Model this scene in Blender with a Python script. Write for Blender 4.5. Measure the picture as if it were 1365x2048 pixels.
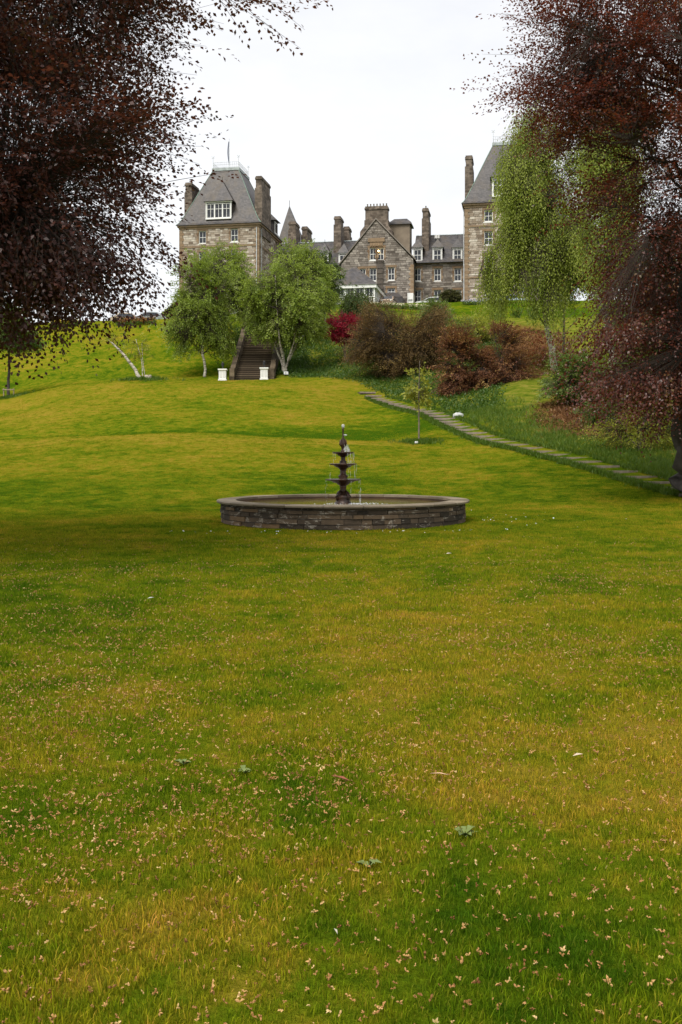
import bpy, math, random
import numpy as np
from mathutils import Vector, Matrix

# ------------------------------------------------------------------ camera, sky, sun
for o in list(bpy.data.objects):
    bpy.data.objects.remove(o)
scene = bpy.context.scene
COL = scene.collection
R = math.radians
EYE = 1.72            # camera height above the lawn
F = 1991.1            # focal length in photograph pixels (35 mm lens on a 36 mm tall frame)
HY = 904.0            # horizon row in the photograph
CX = 682.5

cam_d = bpy.data.cameras.new('camera')
cam_d.lens = 35.0
cam_d.sensor_fit = 'VERTICAL'
cam_d.sensor_height = 36.0
cam_d.sensor_width = 24.0
cam_d.shift_y = -120.0 / 2048.0
cam_d.clip_start = 0.1
cam_d.clip_end = 5000
cam = bpy.data.objects.new('camera', cam_d)
COL.objects.link(cam)
cam.location = (0, 0, EYE)
cam.rotation_euler = (R(90), 0, 0)
scene.camera = cam

SUN_EL, SUN_AZ = R(58), R(-150)     # azimuth measured from +Y towards +X: behind the camera, left
world = bpy.data.worlds.new('World')
scene.world = world
world.use_nodes = True
wt = world.node_tree
wt.nodes.clear()
w_out = wt.nodes.new('ShaderNodeOutputWorld')
sky = wt.nodes.new('ShaderNodeTexSky')
sky.sky_type = 'NISHITA'
sky.sun_disc = False
sky.sun_elevation = SUN_EL
sky.sun_rotation = SUN_AZ
bg1 = wt.nodes.new('ShaderNodeBackground')
bg1.inputs['Strength'].default_value = 0.1
wt.links.new(sky.outputs['Color'], bg1.inputs['Color'])
# closed layer of bright cloud all round
tc = wt.nodes.new('ShaderNodeTexCoord')
mp = wt.nodes.new('ShaderNodeMapping')
mp.inputs['Scale'].default_value = (1.0, 1.0, 2.6)
wn = wt.nodes.new('ShaderNodeTexNoise')
wn.inputs['Scale'].default_value = 2.2
wn.inputs['Detail'].default_value = 6
wn.inputs['Roughness'].default_value = 0.55
wr = wt.nodes.new('ShaderNodeValToRGB')
wr.color_ramp.elements[0].position = 0.40
wr.color_ramp.elements[0].color = (0.83, 0.84, 0.87, 1)
wr.color_ramp.elements[1].position = 0.66
wr.color_ramp.elements[1].color = (1.0, 1.0, 1.0, 1)
bg2 = wt.nodes.new('ShaderNodeBackground')
bg2.inputs['Strength'].default_value = 0.37
wmix = wt.nodes.new('ShaderNodeMixShader')
wmix.inputs[0].default_value = 0.95
L = wt.links.new
L(tc.outputs['Generated'], mp.inputs['Vector'])
L(mp.outputs['Vector'], wn.inputs['Vector'])
L(wn.outputs['Fac'], wr.inputs['Fac'])
L(wr.outputs['Color'], bg2.inputs['Color'])
L(bg1.outputs[0], wmix.inputs[1])
L(bg2.outputs[0], wmix.inputs[2])
L(wmix.outputs[0], w_out.inputs['Surface'])

sun_d = bpy.data.lights.new('sun', 'SUN')
sun_d.energy = 1.5
sun_d.angle = R(35)
sun_d.color = (1.0, 0.95, 0.86)
sun = bpy.data.objects.new('sun', sun_d)
COL.objects.link(sun)
sun.rotation_euler = Vector((-math.sin(SUN_AZ) * math.cos(SUN_EL), -math.cos(SUN_AZ) * math.cos(SUN_EL), -math.sin(SUN_EL))).to_track_quat('-Z', 'Y').to_euler()

vs = scene.view_settings
vs.view_transform = 'Standard'
vs.look = 'None'
vs.exposure = 1.58
vs.gamma = 1.0
vs.use_curve_mapping = False
scene.cycles.max_bounces = 6
scene.cycles.transparent_max_bounces = 8
scene.cycles.use_denoising = True

rng = np.random.default_rng(7)
rnd = random.Random(11)

# ------------------------------------------------------------------ helpers: objects
def link(o, parent=None):
    COL.objects.link(o)
    if parent is not None:
        o.parent = parent
    return o

def tag(o, label=None, cat=None, group=None, kind=None):
    if label: o['label'] = label
    if cat: o['category'] = cat
    if group: o['group'] = group
    if kind: o['kind'] = kind
    return o

def empty(name, loc=(0, 0, 0), rz=0.0, parent=None):
    o = bpy.data.objects.new(name, None)
    o.location = loc
    o.rotation_euler = (0, 0, rz)
    o.empty_display_size = 0.3
    return link(o, parent)

class MB:
    """collects faces, builds one mesh"""
    def __init__(self):
        self.v = []; self.f = []; self.a = []; self.cur = 0.5
    def face(self, pts):
        n = len(self.v)
        self.v.extend([tuple(p) for p in pts])
        self.f.append(tuple(range(n, n + len(pts)))); self.a.append(self.cur)
        return self
    def box(self, lo, hi, taper=0.0):
        x0, y0, z0 = lo; x1, y1, z1 = hi; t = taper
        n = len(self.v)
        self.v += [(x0, y0, z0), (x1, y0, z0), (x1, y1, z0), (x0, y1, z0),
                   (x0 + t, y0 + t, z1), (x1 - t, y0 + t, z1), (x1 - t, y1 - t, z1), (x0 + t, y1 - t, z1)]
        for q in ((3, 2, 1, 0), (4, 5, 6, 7), (0, 1, 5, 4), (1, 2, 6, 5), (2, 3, 7, 6), (3, 0, 4, 7)):
            self.f.append(tuple(n + i for i in q)); self.a.append(self.cur)
        return self
    def rings(self, rings, close=True, cap=True):
        n = len(self.v); m = len(rings[0])
        for r in rings: self.v += [tuple(p) for p in r]
        for i in range(len(rings) - 1):
            for j in range(m if close else m - 1):
                k = (j + 1) % m
                self.f.append((n + i * m + j, n + i * m + k, n + (i + 1) * m + k, n + (i + 1) * m + j)); self.a.append(self.cur)
        if cap:
            self.f.append(tuple(n + j for j in reversed(range(m)))); self.a.append(self.cur)
            self.f.append(tuple(n + (len(rings) - 1) * m + j for j in range(m))); self.a.append(self.cur)
        return self
    def lathe(self, prof, c=(0, 0, 0), n=24, wob=0.0, lobes=0):
        rs = []
        for r, z in prof:
            ring = []
            for j in range(n):
                a = 2 * math.pi * j / n
                rr = r * (1 + (wob * abs(math.sin(lobes * a / 2)) if lobes else 0))
                ring.append((c[0] + rr * math.cos(a), c[1] + rr * math.sin(a), c[2] + z))
            rs.append(ring)
        return self.rings(rs)
    def tube(self, pts, rad, sides=6, cap=True):
        pts = [Vector(p) for p in pts]
        rs = []
        up = Vector((0.13, 0.07, 1)).normalized()
        for i, p in enumerate(pts):
            d = (pts[min(i + 1, len(pts) - 1)] - pts[max(i - 1, 0)])
            if d.length < 1e-6: d = Vector((0, 0, 1))
            d.normalize()
            u = up if abs(d.dot(up)) < 0.95 else Vector((1, 0, 0))
            s = d.cross(u).normalized(); t = s.cross(d)
            r = rad[i] if hasattr(rad, '__len__') else rad
            rs.append([p + (s * math.cos(2 * math.pi * k / sides) + t * math.sin(2 * math.pi * k / sides)) * r for k in range(sides)])
        return self.rings(rs, True, cap)
    def mesh(self, name, mat, smooth=False):
        me = bpy.data.meshes.new(name)
        me.from_pydata(self.v, [], self.f)
        at = me.attributes.new('rnd', 'FLOAT', 'FACE')
        at.data.foreach_set('value', np.array(self.a, dtype=np.float32))
        if mat: me.materials.append(mat)
        if smooth:
            me.polygons.foreach_set('use_smooth', [True] * len(me.polygons))
        me.update()
        return me
    def build(self, name, mat, parent=None, smooth=False, loc=None, rz=0.0):
        o = bpy.data.objects.new(name, self.mesh(name, mat, smooth))
        if loc is not None: o.location = loc
        o.rotation_euler = (0, 0, rz)
        return link(o, parent)

def place(me, name, parent=None, loc=(0, 0, 0), rz=0.0, scale=None):
    o = bpy.data.objects.new(name, me)
    o.location = loc; o.rotation_euler = (0, 0, rz)
    if scale is not None: o.scale = scale
    return link(o, parent)

def fast_mesh(name, verts, quads, mat, attrs=None, smooth=False):
    """numpy arrays -> mesh; quads (N,k)"""
    me = bpy.data.meshes.new(name)
    nv, (nf, k) = len(verts), quads.shape
    me.vertices.add(nv)
    me.vertices.foreach_set('co', np.ascontiguousarray(verts, dtype=np.float32).ravel())
    me.loops.add(nf * k)
    me.loops.foreach_set('vertex_index', np.ascontiguousarray(quads, dtype=np.int32).ravel())
    me.polygons.add(nf)
    me.polygons.foreach_set('loop_start', np.arange(0, nf * k, k, dtype=np.int32))
    me.polygons.foreach_set('loop_total', np.full(nf, k, dtype=np.int32))
    if smooth: me.polygons.foreach_set('use_smooth', np.ones(nf, dtype=bool))
    for key, (dom, val) in (attrs or {}).items():
        at = me.attributes.new(key, 'FLOAT', dom)
        at.data.foreach_set('value', np.ascontiguousarray(val, dtype=np.float32))
    me.materials.append(mat)
    me.update(calc_edges=True)
    me.validate()
    return me

# ------------------------------------------------------------------ helpers: materials
class Mat:
    def __init__(self, name, rough=0.8, spec=0.3):
        self.m = bpy.data.materials.new(name)
        self.m.use_nodes = True
        self.t = self.m.node_tree
        self.b = self.t.nodes['Principled BSDF']
        self.b.inputs['Roughness'].default_value = rough
        self.b.inputs['Specular IOR Level'].default_value = spec
    def n(self, typ, **kw):
        nd = self.t.nodes.new(typ)
        for k, v in kw.items():
            if k in nd.inputs: nd.inputs[k].default_value = v
            else: setattr(nd, k, v)
        return nd
    def l(self, a, b): self.t.links.new(a, b)
    def pos(self, scale=(1, 1, 1), space='Object'):
        tcn = self.n('ShaderNodeTexCoord') if space != 'World' else self.n('ShaderNodeNewGeometry')
        mpn = self.n('ShaderNodeMapping')
        mpn.inputs['Scale'].default_value = scale
        self.l(tcn.outputs['Position' if space == 'World' else space], mpn.inputs['Vector'])
        return mpn.outputs['Vector']
    def noise(self, vec, scale, detail=4, rough=0.55, dist=0.0):
        nd = self.n('ShaderNodeTexNoise')
        nd.inputs['Scale'].default_value = scale; nd.inputs['Detail'].default_value = detail
        nd.inputs['Roughness'].default_value = rough; nd.inputs['Distortion'].default_value = dist
        if vec is not None: self.l(vec, nd.inputs['Vector'])
        return nd.outputs['Fac']
    def ramp(self, fac, stops):
        nd = self.n('ShaderNodeValToRGB')
        e = nd.color_ramp.elements
        while len(e) < len(stops): e.new(0.5)
        for i, (p, c) in enumerate(stops):
            e[i].position = p
            e[i].color = (c if hasattr(c, '__len__') else (c, c, c)) + (1,) if hasattr(c, '__len__') else (c, c, c, 1)
        self.l(fac, nd.inputs['Fac'])
        return nd.outputs['Color']
    def mix(self, fac, a, b, mode='MIX'):
        nd = self.n('ShaderNodeMix', data_type='RGBA', blend_type=mode)
        for s, v in ((nd.inputs[0], fac), (nd.inputs[6], a), (nd.inputs[7], b)):
            if hasattr(v, 'links') or hasattr(v, 'is_linked'): self.l(v, s)
            elif hasattr(v, '__len__'): s.default_value = tuple(v) + (1,) if len(v) == 3 else v
            else: s.default_value = v
        return nd.outputs[2]
    def math(self, op, a, b=0.0, clamp=False):
        nd = self.n('ShaderNodeMath', operation=op, use_clamp=clamp)
        for s, v in ((nd.inputs[0], a), (nd.inputs[1], b)):
            if hasattr(v, 'is_linked'): self.l(v, s)
            else: s.default_value = v
        return nd.outputs[0]
    def attr(self, name):
        nd = self.n('ShaderNodeAttribute'); nd.attribute_name = name
        return nd.outputs['Fac']
    def color(self, c):
        if hasattr(c, 'is_linked'): self.l(c, self.b.inputs['Base Color'])
        else: self.b.inputs['Base Color'].default_value = tuple(c) + (1,)
    def bump(self, h, strength=0.4, dist=0.02):
        nd = self.n('ShaderNodeBump')
        nd.inputs['Strength'].default_value = strength; nd.inputs['Distance'].default_value = dist
        self.l(h, nd.inputs['Height']); self.l(nd.outputs['Normal'], self.b.inputs['Normal'])

def simple(name, col, rough=0.7, var=0.25, scale=3.0, spec=0.3, bump=0.0, metal=0.0, space='Object', detail=5):
    m = Mat(name, rough, spec)
    nz = m.noise(m.pos(space=space), scale, detail)
    lo = tuple(c * (1 - var) for c in col); hi = tuple(min(1, c * (1 + var)) for c in col)
    m.color(m.ramp(nz, [(0.3, lo), (0.7, hi)]))
    m.b.inputs['Metallic'].default_value = metal
    if bump: m.bump(nz, bump, 0.02)
    return m.m

def leaf_mat(name, dark, light, trans, amount=0.35, rough=0.5, spec=0.35, tipcol=None):
    """leaf colour runs over the per-leaf value"""
    m = Mat(name, rough, spec)
    r = m.attr('rnd')
    stops = [(0.0, dark), (0.75, light)]
    if tipcol: stops = [(0.0, dark), (0.7, light), (0.97, tipcol)]
    c = m.ramp(r, stops)
    m.color(c)
    tr = m.n('ShaderNodeBsdfTranslucent')
    tcol = m.mix(0.6, c, trans)
    m.l(tcol, tr.inputs['Color'])
    mx = m.n('ShaderNodeMixShader'); mx.inputs[0].default_value = amount
    out = m.t.nodes['Material Output']
    m.l(m.b.outputs[0], mx.inputs[1]); m.l(tr.outputs[0], mx.inputs[2]); m.l(mx.outputs[0], out.inputs['Surface'])
    return m.m

# colour of the lawn as a function of world position, shared by the ground sheet and the blades
def lawn_colour(m, blades=False):
    p = m.pos(space='World')
    big = m.noise(p, 0.16, 4, 0.6, 0.3)
    mid = m.noise(p, 1.15, 6, 0.68, 0.5)
    fine = m.noise(p, 5.5, 5, 0.65)
    s = m.math('ADD', m.math('MULTIPLY', big, 0.45), m.math('MULTIPLY', mid, 0.55))
    s = m.math('ADD', s, m.math('MULTIPLY', m.math('SUBTRACT', fine, 0.5), 0.36 if not blades else 0.30))
    if not blades:
        s = m.math('ADD', s, m.math('MULTIPLY', m.math('SUBTRACT', m.noise(p, 2.1, 6, 0.72), 0.5), 0.5))
        s = m.math('ADD', s, m.math('MULTIPLY', m.attr('dry'), 0.11))
    for (cx_, cy_, rad, amt) in ((1.7, 5.4, 1.2, .15), (-.8, 3.5, .8, .10), (.75, 3.5, .8, -.12), (-2.6, 10.5, 2.2, -.09), (-.8, 5.0, .7, -.09), (1.0, 10.0, 2.2, .06), (-1.2, 6.3, .8, .07), (-3.8, 15.0, 2.5, -.06)):
        dv = m.n('ShaderNodeVectorMath', operation='DISTANCE'); m.l(p, dv.inputs[0]); dv.inputs[1].default_value = (cx_, cy_, 0)
        s = m.math('ADD', s, m.math('MULTIPLY', m.math('SUBTRACT', 1.0, m.math('DIVIDE', dv.outputs['Value'], rad * 1.6), True), amt))
    g = m.ramp(s, [(0.35, (0.044, 0.094, 0.004)), (0.46, (0.112, 0.156, 0.006)), (0.56, (0.200, 0.188, 0.012)), (0.68, (0.285, 0.208, 0.026))])
    return g, fine, p

# ------------------------------------------------------------------ terrain
TAB = {
 0:    [(0,0),(28,.08),(38,.95),(44,1.7),(49.5,2.4),(53.5,2.05),(60,2.9),(70,4.2),(82,6.0),(87,6.3),(93,7.6),(100,11),(110,15.8),(116,16.6),(130,17),(165,17)],
 150:  [(0,0),(28,.08),(38,1.0),(44,1.85),(49.5,2.6),(53.5,2.2),(60,3.3),(70,5.0),(84,7.5),(88,7.7),(93,8.8),(100,12),(110,16.2),(118,17),(130,17.2),(165,17.2)],
 300:  [(0,0),(28,.08),(38,1.05),(44,1.9),(49.5,2.70),(53.5,2.28),(60,3.6),(68,5.0),(76,6.6),(84,7.9),(88,8.2),(92,8.8),(100,12.2),(110,16.4),(118,17.2),(130,17.4),(165,17.4)],
 450:  [(0,0),(28,.08),(38,1.05),(44,1.9),(49.5,2.70),(53.5,2.28),(60,3.6),(68,5.0),(76,6.5),(84,7.8),(88,8.15),(92,9.0),(100,12.6),(107,16),(112,17.2),(130,17.8),(165,17.8)],
 600:  [(0,0),(28,.08),(38,1.05),(44,1.9),(49.5,2.58),(53,2.25),(60,3.5),(68,4.9),(76,6.4),(84,7.8),(87,8.1),(92,9.6),(100,13),(108,16.8),(115,18.6),(128,20.6),(165,20.8)],
 750:  [(0,0),(28,.08),(38,1.0),(48,2.3),(52.5,2.25),(60,3.5),(68,4.66),(74,5.77),(80,7.3),(90,9.8),(105,14.6),(115,18.1),(128,20.9),(131,20.65),(165,20.6)],
 900:  [(0,0),(28,.1),(40,1.2),(48,2.15),(54,3.0),(60,4.1),(66,5.17),(80,8.1),(95,11.7),(108,15.5),(115,17.7),(128,21.1),(131,20.85),(165,20.8)],
 1050: [(0,0),(28,.15),(40,1.45),(44,1.95),(50,2.8),(60,5.15),(72,7.8),(85,10.9),(100,14.2),(115,17.4),(128,21.4),(131,21.05),(165,21.0)],
 1200: [(0,0),(26,.12),(30,.45),(36,1.16),(45,2.5),(55,4.2),(70,7.5),(85,10.9),(100,14.2),(115,17.5),(128,21.3),(165,21.4)],
 1365: [(0,0),(24,.1),(30,.57),(36,1.3),(45,2.7),(60,5.6),(72,8),(85,10.9),(100,14.2),(115,17.5),(128,21.3),(165,21.4)],
}
_us = np.array(sorted(TAB), dtype=float)
_ys = np.arange(0, 165.01, 0.5)
_tz = []
for u in sorted(TAB):
    d = np.array([p[0] for p in TAB[u]], float); z = np.array([p[1] for p in TAB[u]], float)
    zz = np.interp(_ys, d, z)
    k = np.array([1, 2, 3, 2, 1], float); k /= k.sum()
    for _ in range(2):
        zz = np.convolve(np.pad(zz, 2, 'edge'), k, 'valid')
    _tz.append(zz)
_tz = np.array(_tz)
STX, ST_Y0, ST_Y1, ST_Z0, ST_Z1 = -7.75, 87.0, 106.5, 8.05, 17.2     # garden stairs

def ground(X, Y):
    X = np.asarray(X, float); Y = np.asarray(Y, float)
    yy = np.clip(Y, 0.0, 165.0)
    u = np.clip(CX + F * X / np.maximum(Y, 8.0), 0, 1365)
    i = np.clip(np.searchsorted(_us, u, side='right') - 1, 0, len(_us) - 2)
    t = (u - _us[i]) / (_us[i + 1] - _us[i]); t = t * t * (3 - 2 * t) * 0.5 + t * 0.5
    fy = yy / 0.5; j = np.clip(fy.astype(int), 0, len(_ys) - 2); s = fy - j
    za = _tz[i, j] * (1 - s) + _tz[i, j + 1] * s
    zb = _tz[i + 1, j] * (1 - s) + _tz[i + 1, j + 1] * s
    z = za * (1 - t) + zb * t
    far = np.clip((yy - 30) / 20, 0, 1)
    z = z + far * 0.10 * (np.sin(X * 0.31 + Y * 0.17) * np.sin(Y * 0.23 - X * 0.11) + 0.5 * np.sin(X * 0.83 + 1.3) * np.sin(Y * 0.57 + X * 0.2))
    near = np.clip((Y - 2) / 6, 0, 1) * np.clip((19 - Y) / 4, 0, 1)
    z = z + near * 0.018 * np.sin(X * 1.1 + 0.4) * np.sin(Y * 0.9)
    st = np.clip((Y - ST_Y0) / (ST_Y1 - ST_Y0), 0, 1) * (ST_Z1 - ST_Z0) + ST_Z0 - 0.45
    ins = (np.abs(X - STX) < 1.9) & (Y > ST_Y0 - 0.5) & (Y < ST_Y1 + 0.5)
    z = np.where(ins, np.minimum(z, st), z)
    beyond = np.clip((Y - 165) / 120, 0, 1)
    return z - beyond * beyond * (3 - 2 * beyond) * 18.0

def gz(x, y): return float(ground(x, y))
def spot(px, D):
    """a point of the ground under photograph column px, D metres out"""
    x = (px - CX) * D / F
    return Vector((x, D, gz(x, D)))
def at(px, py, D):
    return Vector(((px - CX) * D / F, D, EYE + (HY - py) * D / F))

PATH = [(1400, 28.6), (1365, 30), (1200, 36), (1100, 41), (1000, 46), (950, 50), (870, 60), (800, 68), (750, 74), (700, 80), (620, 84), (545, 86.3)]
PXY = np.array([((p - CX) * d / F, d) for p, d in PATH])
def path_x(Y):      # x of the path at depth Y
    return np.interp(Y, PXY[:, 1], PXY[:, 0])

# ------------------------------------------------------------------ materials
def mat_ground():
    m = Mat('lawn_and_banks', 1.0, 0.0)
    g, fine, p = lawn_colour(m)
    blade = m.noise(p, 38.0, 4, 0.7)
    g = m.mix(0.6, g, m.ramp(blade, [(0.3, (0.28, 0.28, 0.28)), (0.72, (1.0, 1.0, 1.0))]), 'MULTIPLY')
    # rough bank: darker grass, leaf litter, dead bracken
    bank = m.attr('bank'); lit = m.attr('litter')
    bn = m.noise(p, 1.3, 6, 0.7)
    bc = m.ramp(bn, [(0.3, (0.04, 0.075, 0.006)), (0.5, (0.11, 0.135, 0.012)), (0.7, (0.23, 0.185, 0.04))])
    ln = m.noise(p, 3.2, 6, 0.75)
    lc = m.ramp(ln, [(0.28, (0.035, 0.018, 0.008)), (0.5, (0.13, 0.06, 0.022)), (0.72, (0.23, 0.13, 0.06))])
    lf = m.math('MULTIPLY', m.math('ADD', m.math('MULTIPLY', lit, 1.3), m.math('SUBTRACT', m.noise(p, 0.6, 5, 0.6), 0.85)), 2.0, True)
    c = m.mix(bank, g, bc)
    c = m.mix(lf, c, lc)
    m.color(c)
    hb = m.math('ADD', m.math('MULTIPLY', fine, 0.6), blade)
    m.bump(hb, 0.9, 0.05)
    return m.m

M = {}
M['ground'] = mat_ground()
def mat_blade():
    m = Mat('grass_blades', 0.7, 0.06)
    g, fine, p = lawn_colour(m, True)
    r = m.attr('rnd')
    v = m.ramp(r, [(0.0, (0.55, 0.66, 0.5)), (0.45, (1.35, 1.38, 0.9)), (0.8, (2.0, 1.9, 1.0)), (0.86, (2.4, 1.8, 2.2)), (1.0, (2.9, 1.95, 4.0))])
    c = m.mix(1.0, g, v, 'MULTIPLY')
    m.color(c)
    tr = m.n('ShaderNodeBsdfTranslucent'); m.l(c, tr.inputs['Color'])
    mx = m.n('ShaderNodeMixShader'); mx.inputs[0].default_value = 0.45
    m.l(m.b.outputs[0], mx.inputs[1]); m.l(tr.outputs[0], mx.inputs[2]); m.l(mx.outputs[0], m.t.nodes['Material Output'].inputs['Surface'])
    return m.m
M['blade'] = mat_blade()

def mat_stones(name, stops, rough=0.85, stain=0.5):
    m = Mat(name, rough, 0.25)
    r = m.attr('rnd')
    c = m.ramp(r, stops)
    p = m.pos()
    nz = m.noise(p, 2.5, 6, 0.65)
    c = m.mix(0.75, c, m.ramp(nz, [(0.25, (0.55, 0.55, 0.55)), (0.75, (1.25, 1.22, 1.15))]), 'MULTIPLY')
    ps = m.pos((0.5, 0.5, 0.12))
    sn = m.noise(ps, 1.4, 5, 0.6)
    c = m.mix(m.math('MULTIPLY', m.ramp(sn, [(0.5, 0.0), (0.72, 1.0)]), stain), c, (0.045, 0.036, 0.028))
    m.color(c)
    m.bump(m.noise(p, 9.0, 5, 0.7), 0.5, 0.03)
    return m.m
M['stone_pale'] = mat_stones('tower_rubble_stone', [(0, (0.172, 0.130, 0.101)), (0.25, (0.267, 0.212, 0.164)), (0.5, (0.361, 0.301, 0.246)), (0.75, (0.484, 0.423, 0.364)), (1, (0.594, 0.547, 0.486))], stain=0.3)
M['stone_grey'] = mat_stones('range_rubble_stone', [(0, (0.111, 0.094, 0.081)), (0.3, (0.189, 0.163, 0.143)), (0.6, (0.260, 0.231, 0.208)), (1, (0.377, 0.341, 0.305))], stain=0.35)
M['sandstone'] = mat_stones('dressed_sandstone', [(0, (0.148, 0.096, 0.060)), (0.5, (0.252, 0.176, 0.112)), (1, (0.341, 0.265, 0.189))], stain=0.45)
M['chimney'] = None
def mat_chimney():
    m = Mat('chimney_stone', 0.9, 0.2)
    tcn = m.n('ShaderNodeTexCoord'); sp = m.n('ShaderNodeSeparateXYZ'); m.l(tcn.outputs['Object'], sp.inputs[0])
    cb = m.n('ShaderNodeCombineXYZ'); m.l(m.math('ADD', sp.outputs[0], sp.outputs[1]), cb.inputs[0]); m.l(sp.outputs[2], cb.inputs[1])
    br = m.n('ShaderNodeTexBrick'); m.l(cb.outputs[0], br.inputs['Vector'])
    br.inputs['Scale'].default_value = 1.0; br.inputs['Brick Width'].default_value = 0.62; br.inputs['Row Height'].default_value = 0.3
    br.inputs['Mortar Size'].default_value = 0.018; br.inputs['Bias'].default_value = 0.1
    br.inputs['Color1'].default_value = (0.085, 0.065, 0.05, 1); br.inputs['Color2'].default_value = (0.25, 0.20, 0.16, 1); br.inputs['Mortar'].default_value = (0.14, 0.12, 0.10, 1)
    nz = m.noise(m.pos(), 1.1, 6, 0.7)
    c = m.mix(m.ramp(nz, [(0.42, 0.0), (0.68, 0.85)]), br.outputs['Color'], (0.04, 0.033, 0.027))
    m.color(c)
    m.bump(br.outputs['Fac'], -0.5, 0.03)
    return m.m
M['chimney'] = mat_chimney()
def mat_slate():
    m = Mat('welsh_slate', 0.55, 0.4)
    tcn = m.n('ShaderNodeTexCoord'); sp = m.n('ShaderNodeSeparateXYZ'); m.l(tcn.outputs['Object'], sp.inputs[0])
    cb = m.n('ShaderNodeCombineXYZ'); m.l(m.math('ADD', sp.outputs[0], sp.outputs[1]), cb.inputs[0]); m.l(sp.outputs[2], cb.inputs[1])
    br = m.n('ShaderNodeTexBrick'); m.l(cb.outputs[0], br.inputs['Vector'])
    br.inputs['Scale'].default_value = 1.0; br.inputs['Brick Width'].default_value = 0.3; br.inputs['Row Height'].default_value = 0.22
    br.inputs['Mortar Size'].default_value = 0.012
    br.inputs['Color1'].default_value = (0.024, 0.022, 0.024, 1); br.inputs['Color2'].default_value = (0.068, 0.061, 0.062, 1); br.inputs['Mortar'].default_value = (0.03, 0.028, 0.03, 1)
    nz = m.noise(m.pos((0.8, 0.8, 0.22)), 0.9, 6, 0.65)
    c = m.mix(m.ramp(nz, [(0.45, 0.0), (0.72, 0.7)]), br.outputs['Color'], (0.085, 0.062, 0.035))
    n2 = m.noise(m.pos(), 2.2, 6, 0.7)
    c = m.mix(m.ramp(n2, [(0.55, 0.0), (0.75, 0.4)]), c, (0.17, 0.155, 0.15))
    m.color(c)
    m.bump(br.outputs['Fac'], -0.4, 0.02)
    return m.m
M['slate'] = mat_slate()
M['mortar'] = simple('lime_mortar', (0.24, 0.205, 0.165), 0.95, 0.2, 4, bump=0.2)
M['mortar_grey'] = simple('grey_mortar', (0.15, 0.135, 0.118), 0.95, 0.2, 4, bump=0.2)
M['white'] = simple('white_paint', (0.76, 0.76, 0.74), 0.5, 0.06, 5)
M['lead'] = simple('weathered_lead', (0.34, 0.38, 0.38), 0.6, 0.25, 2)
M['copper'] = simple('green_copper_flashing', (0.17, 0.24, 0.20), 0.7, 0.3, 2)
M['render'] = simple('tan_render', (0.24, 0.195, 0.145), 0.9, 0.18, 1.2)
M['iron'] = simple('dark_iron', (0.03, 0.03, 0.032), 0.6, 0.3, 3)
M['pale_iron'] = simple('pale_painted_iron', (0.5, 0.52, 0.54), 0.6, 0.2, 3)
M['terracotta'] = simple('chimney_pot_clay', (0.15, 0.13, 0.10), 0.9, 0.3, 4)
def mat_glass():
    m = Mat('window_glass', 0.06, 0.5)
    nz = m.noise(m.pos(), 1.4, 3)
    m.color(m.ramp(nz, [(0.35, (0.012, 0.014, 0.018)), (0.7, (0.06, 0.065, 0.075))]))
    return m.m
M['glass'] = mat_glass()
M['curtain'] = simple('net_curtain', (0.5, 0.49, 0.46), 0.9, 0.12, 6)
M['lamp'] = None
ml = Mat('lit_bulb'); ml.color((1, 0.8, 0.45)); ml.b.inputs['Emission Color'].default_value = (1.0, 0.68, 0.25, 1); ml.b.inputs['Emission Strength'].default_value = 4.0
M['lamp'] = ml.m
M['bark'] = simple('beech_bark', (0.05, 0.042, 0.036), 0.9, 0.4, 5, bump=0.5)
def mat_birch():
    m = Mat('birch_bark', 0.75, 0.25)
    nz = m.noise(m.pos((1.2, 1.2, 5.0)), 2.2, 5, 0.65)
    n2 = m.noise(m.pos((1, 1, 0.6)), 0.8, 4, 0.6)
    c = m.ramp(nz, [(0.36, (0.05, 0.042, 0.034)), (0.47, (0.38, 0.34, 0.28)), (0.62, (0.62, 0.58, 0.50))])
    c = m.mix(m.ramp(n2, [(0.5, 0.0), (0.7, 0.6)]), c, (0.2, 0.15, 0.09))
    m.color(c); m.bump(nz, 0.4, 0.02)
    return m.m
M['birch_bark'] = mat_birch()
M['grey_bark'] = simple('grey_brown_bark', (0.17, 0.14, 0.11), 0.9, 0.4, 4, bump=0.5)
M['twig'] = simple('twig_bark', (.045, .034, .027), .9, .3, 5)
M['timber'] = simple('weathered_timber', (0.24, 0.19, 0.13), 0.9, 0.3, 4, bump=0.3)

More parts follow.
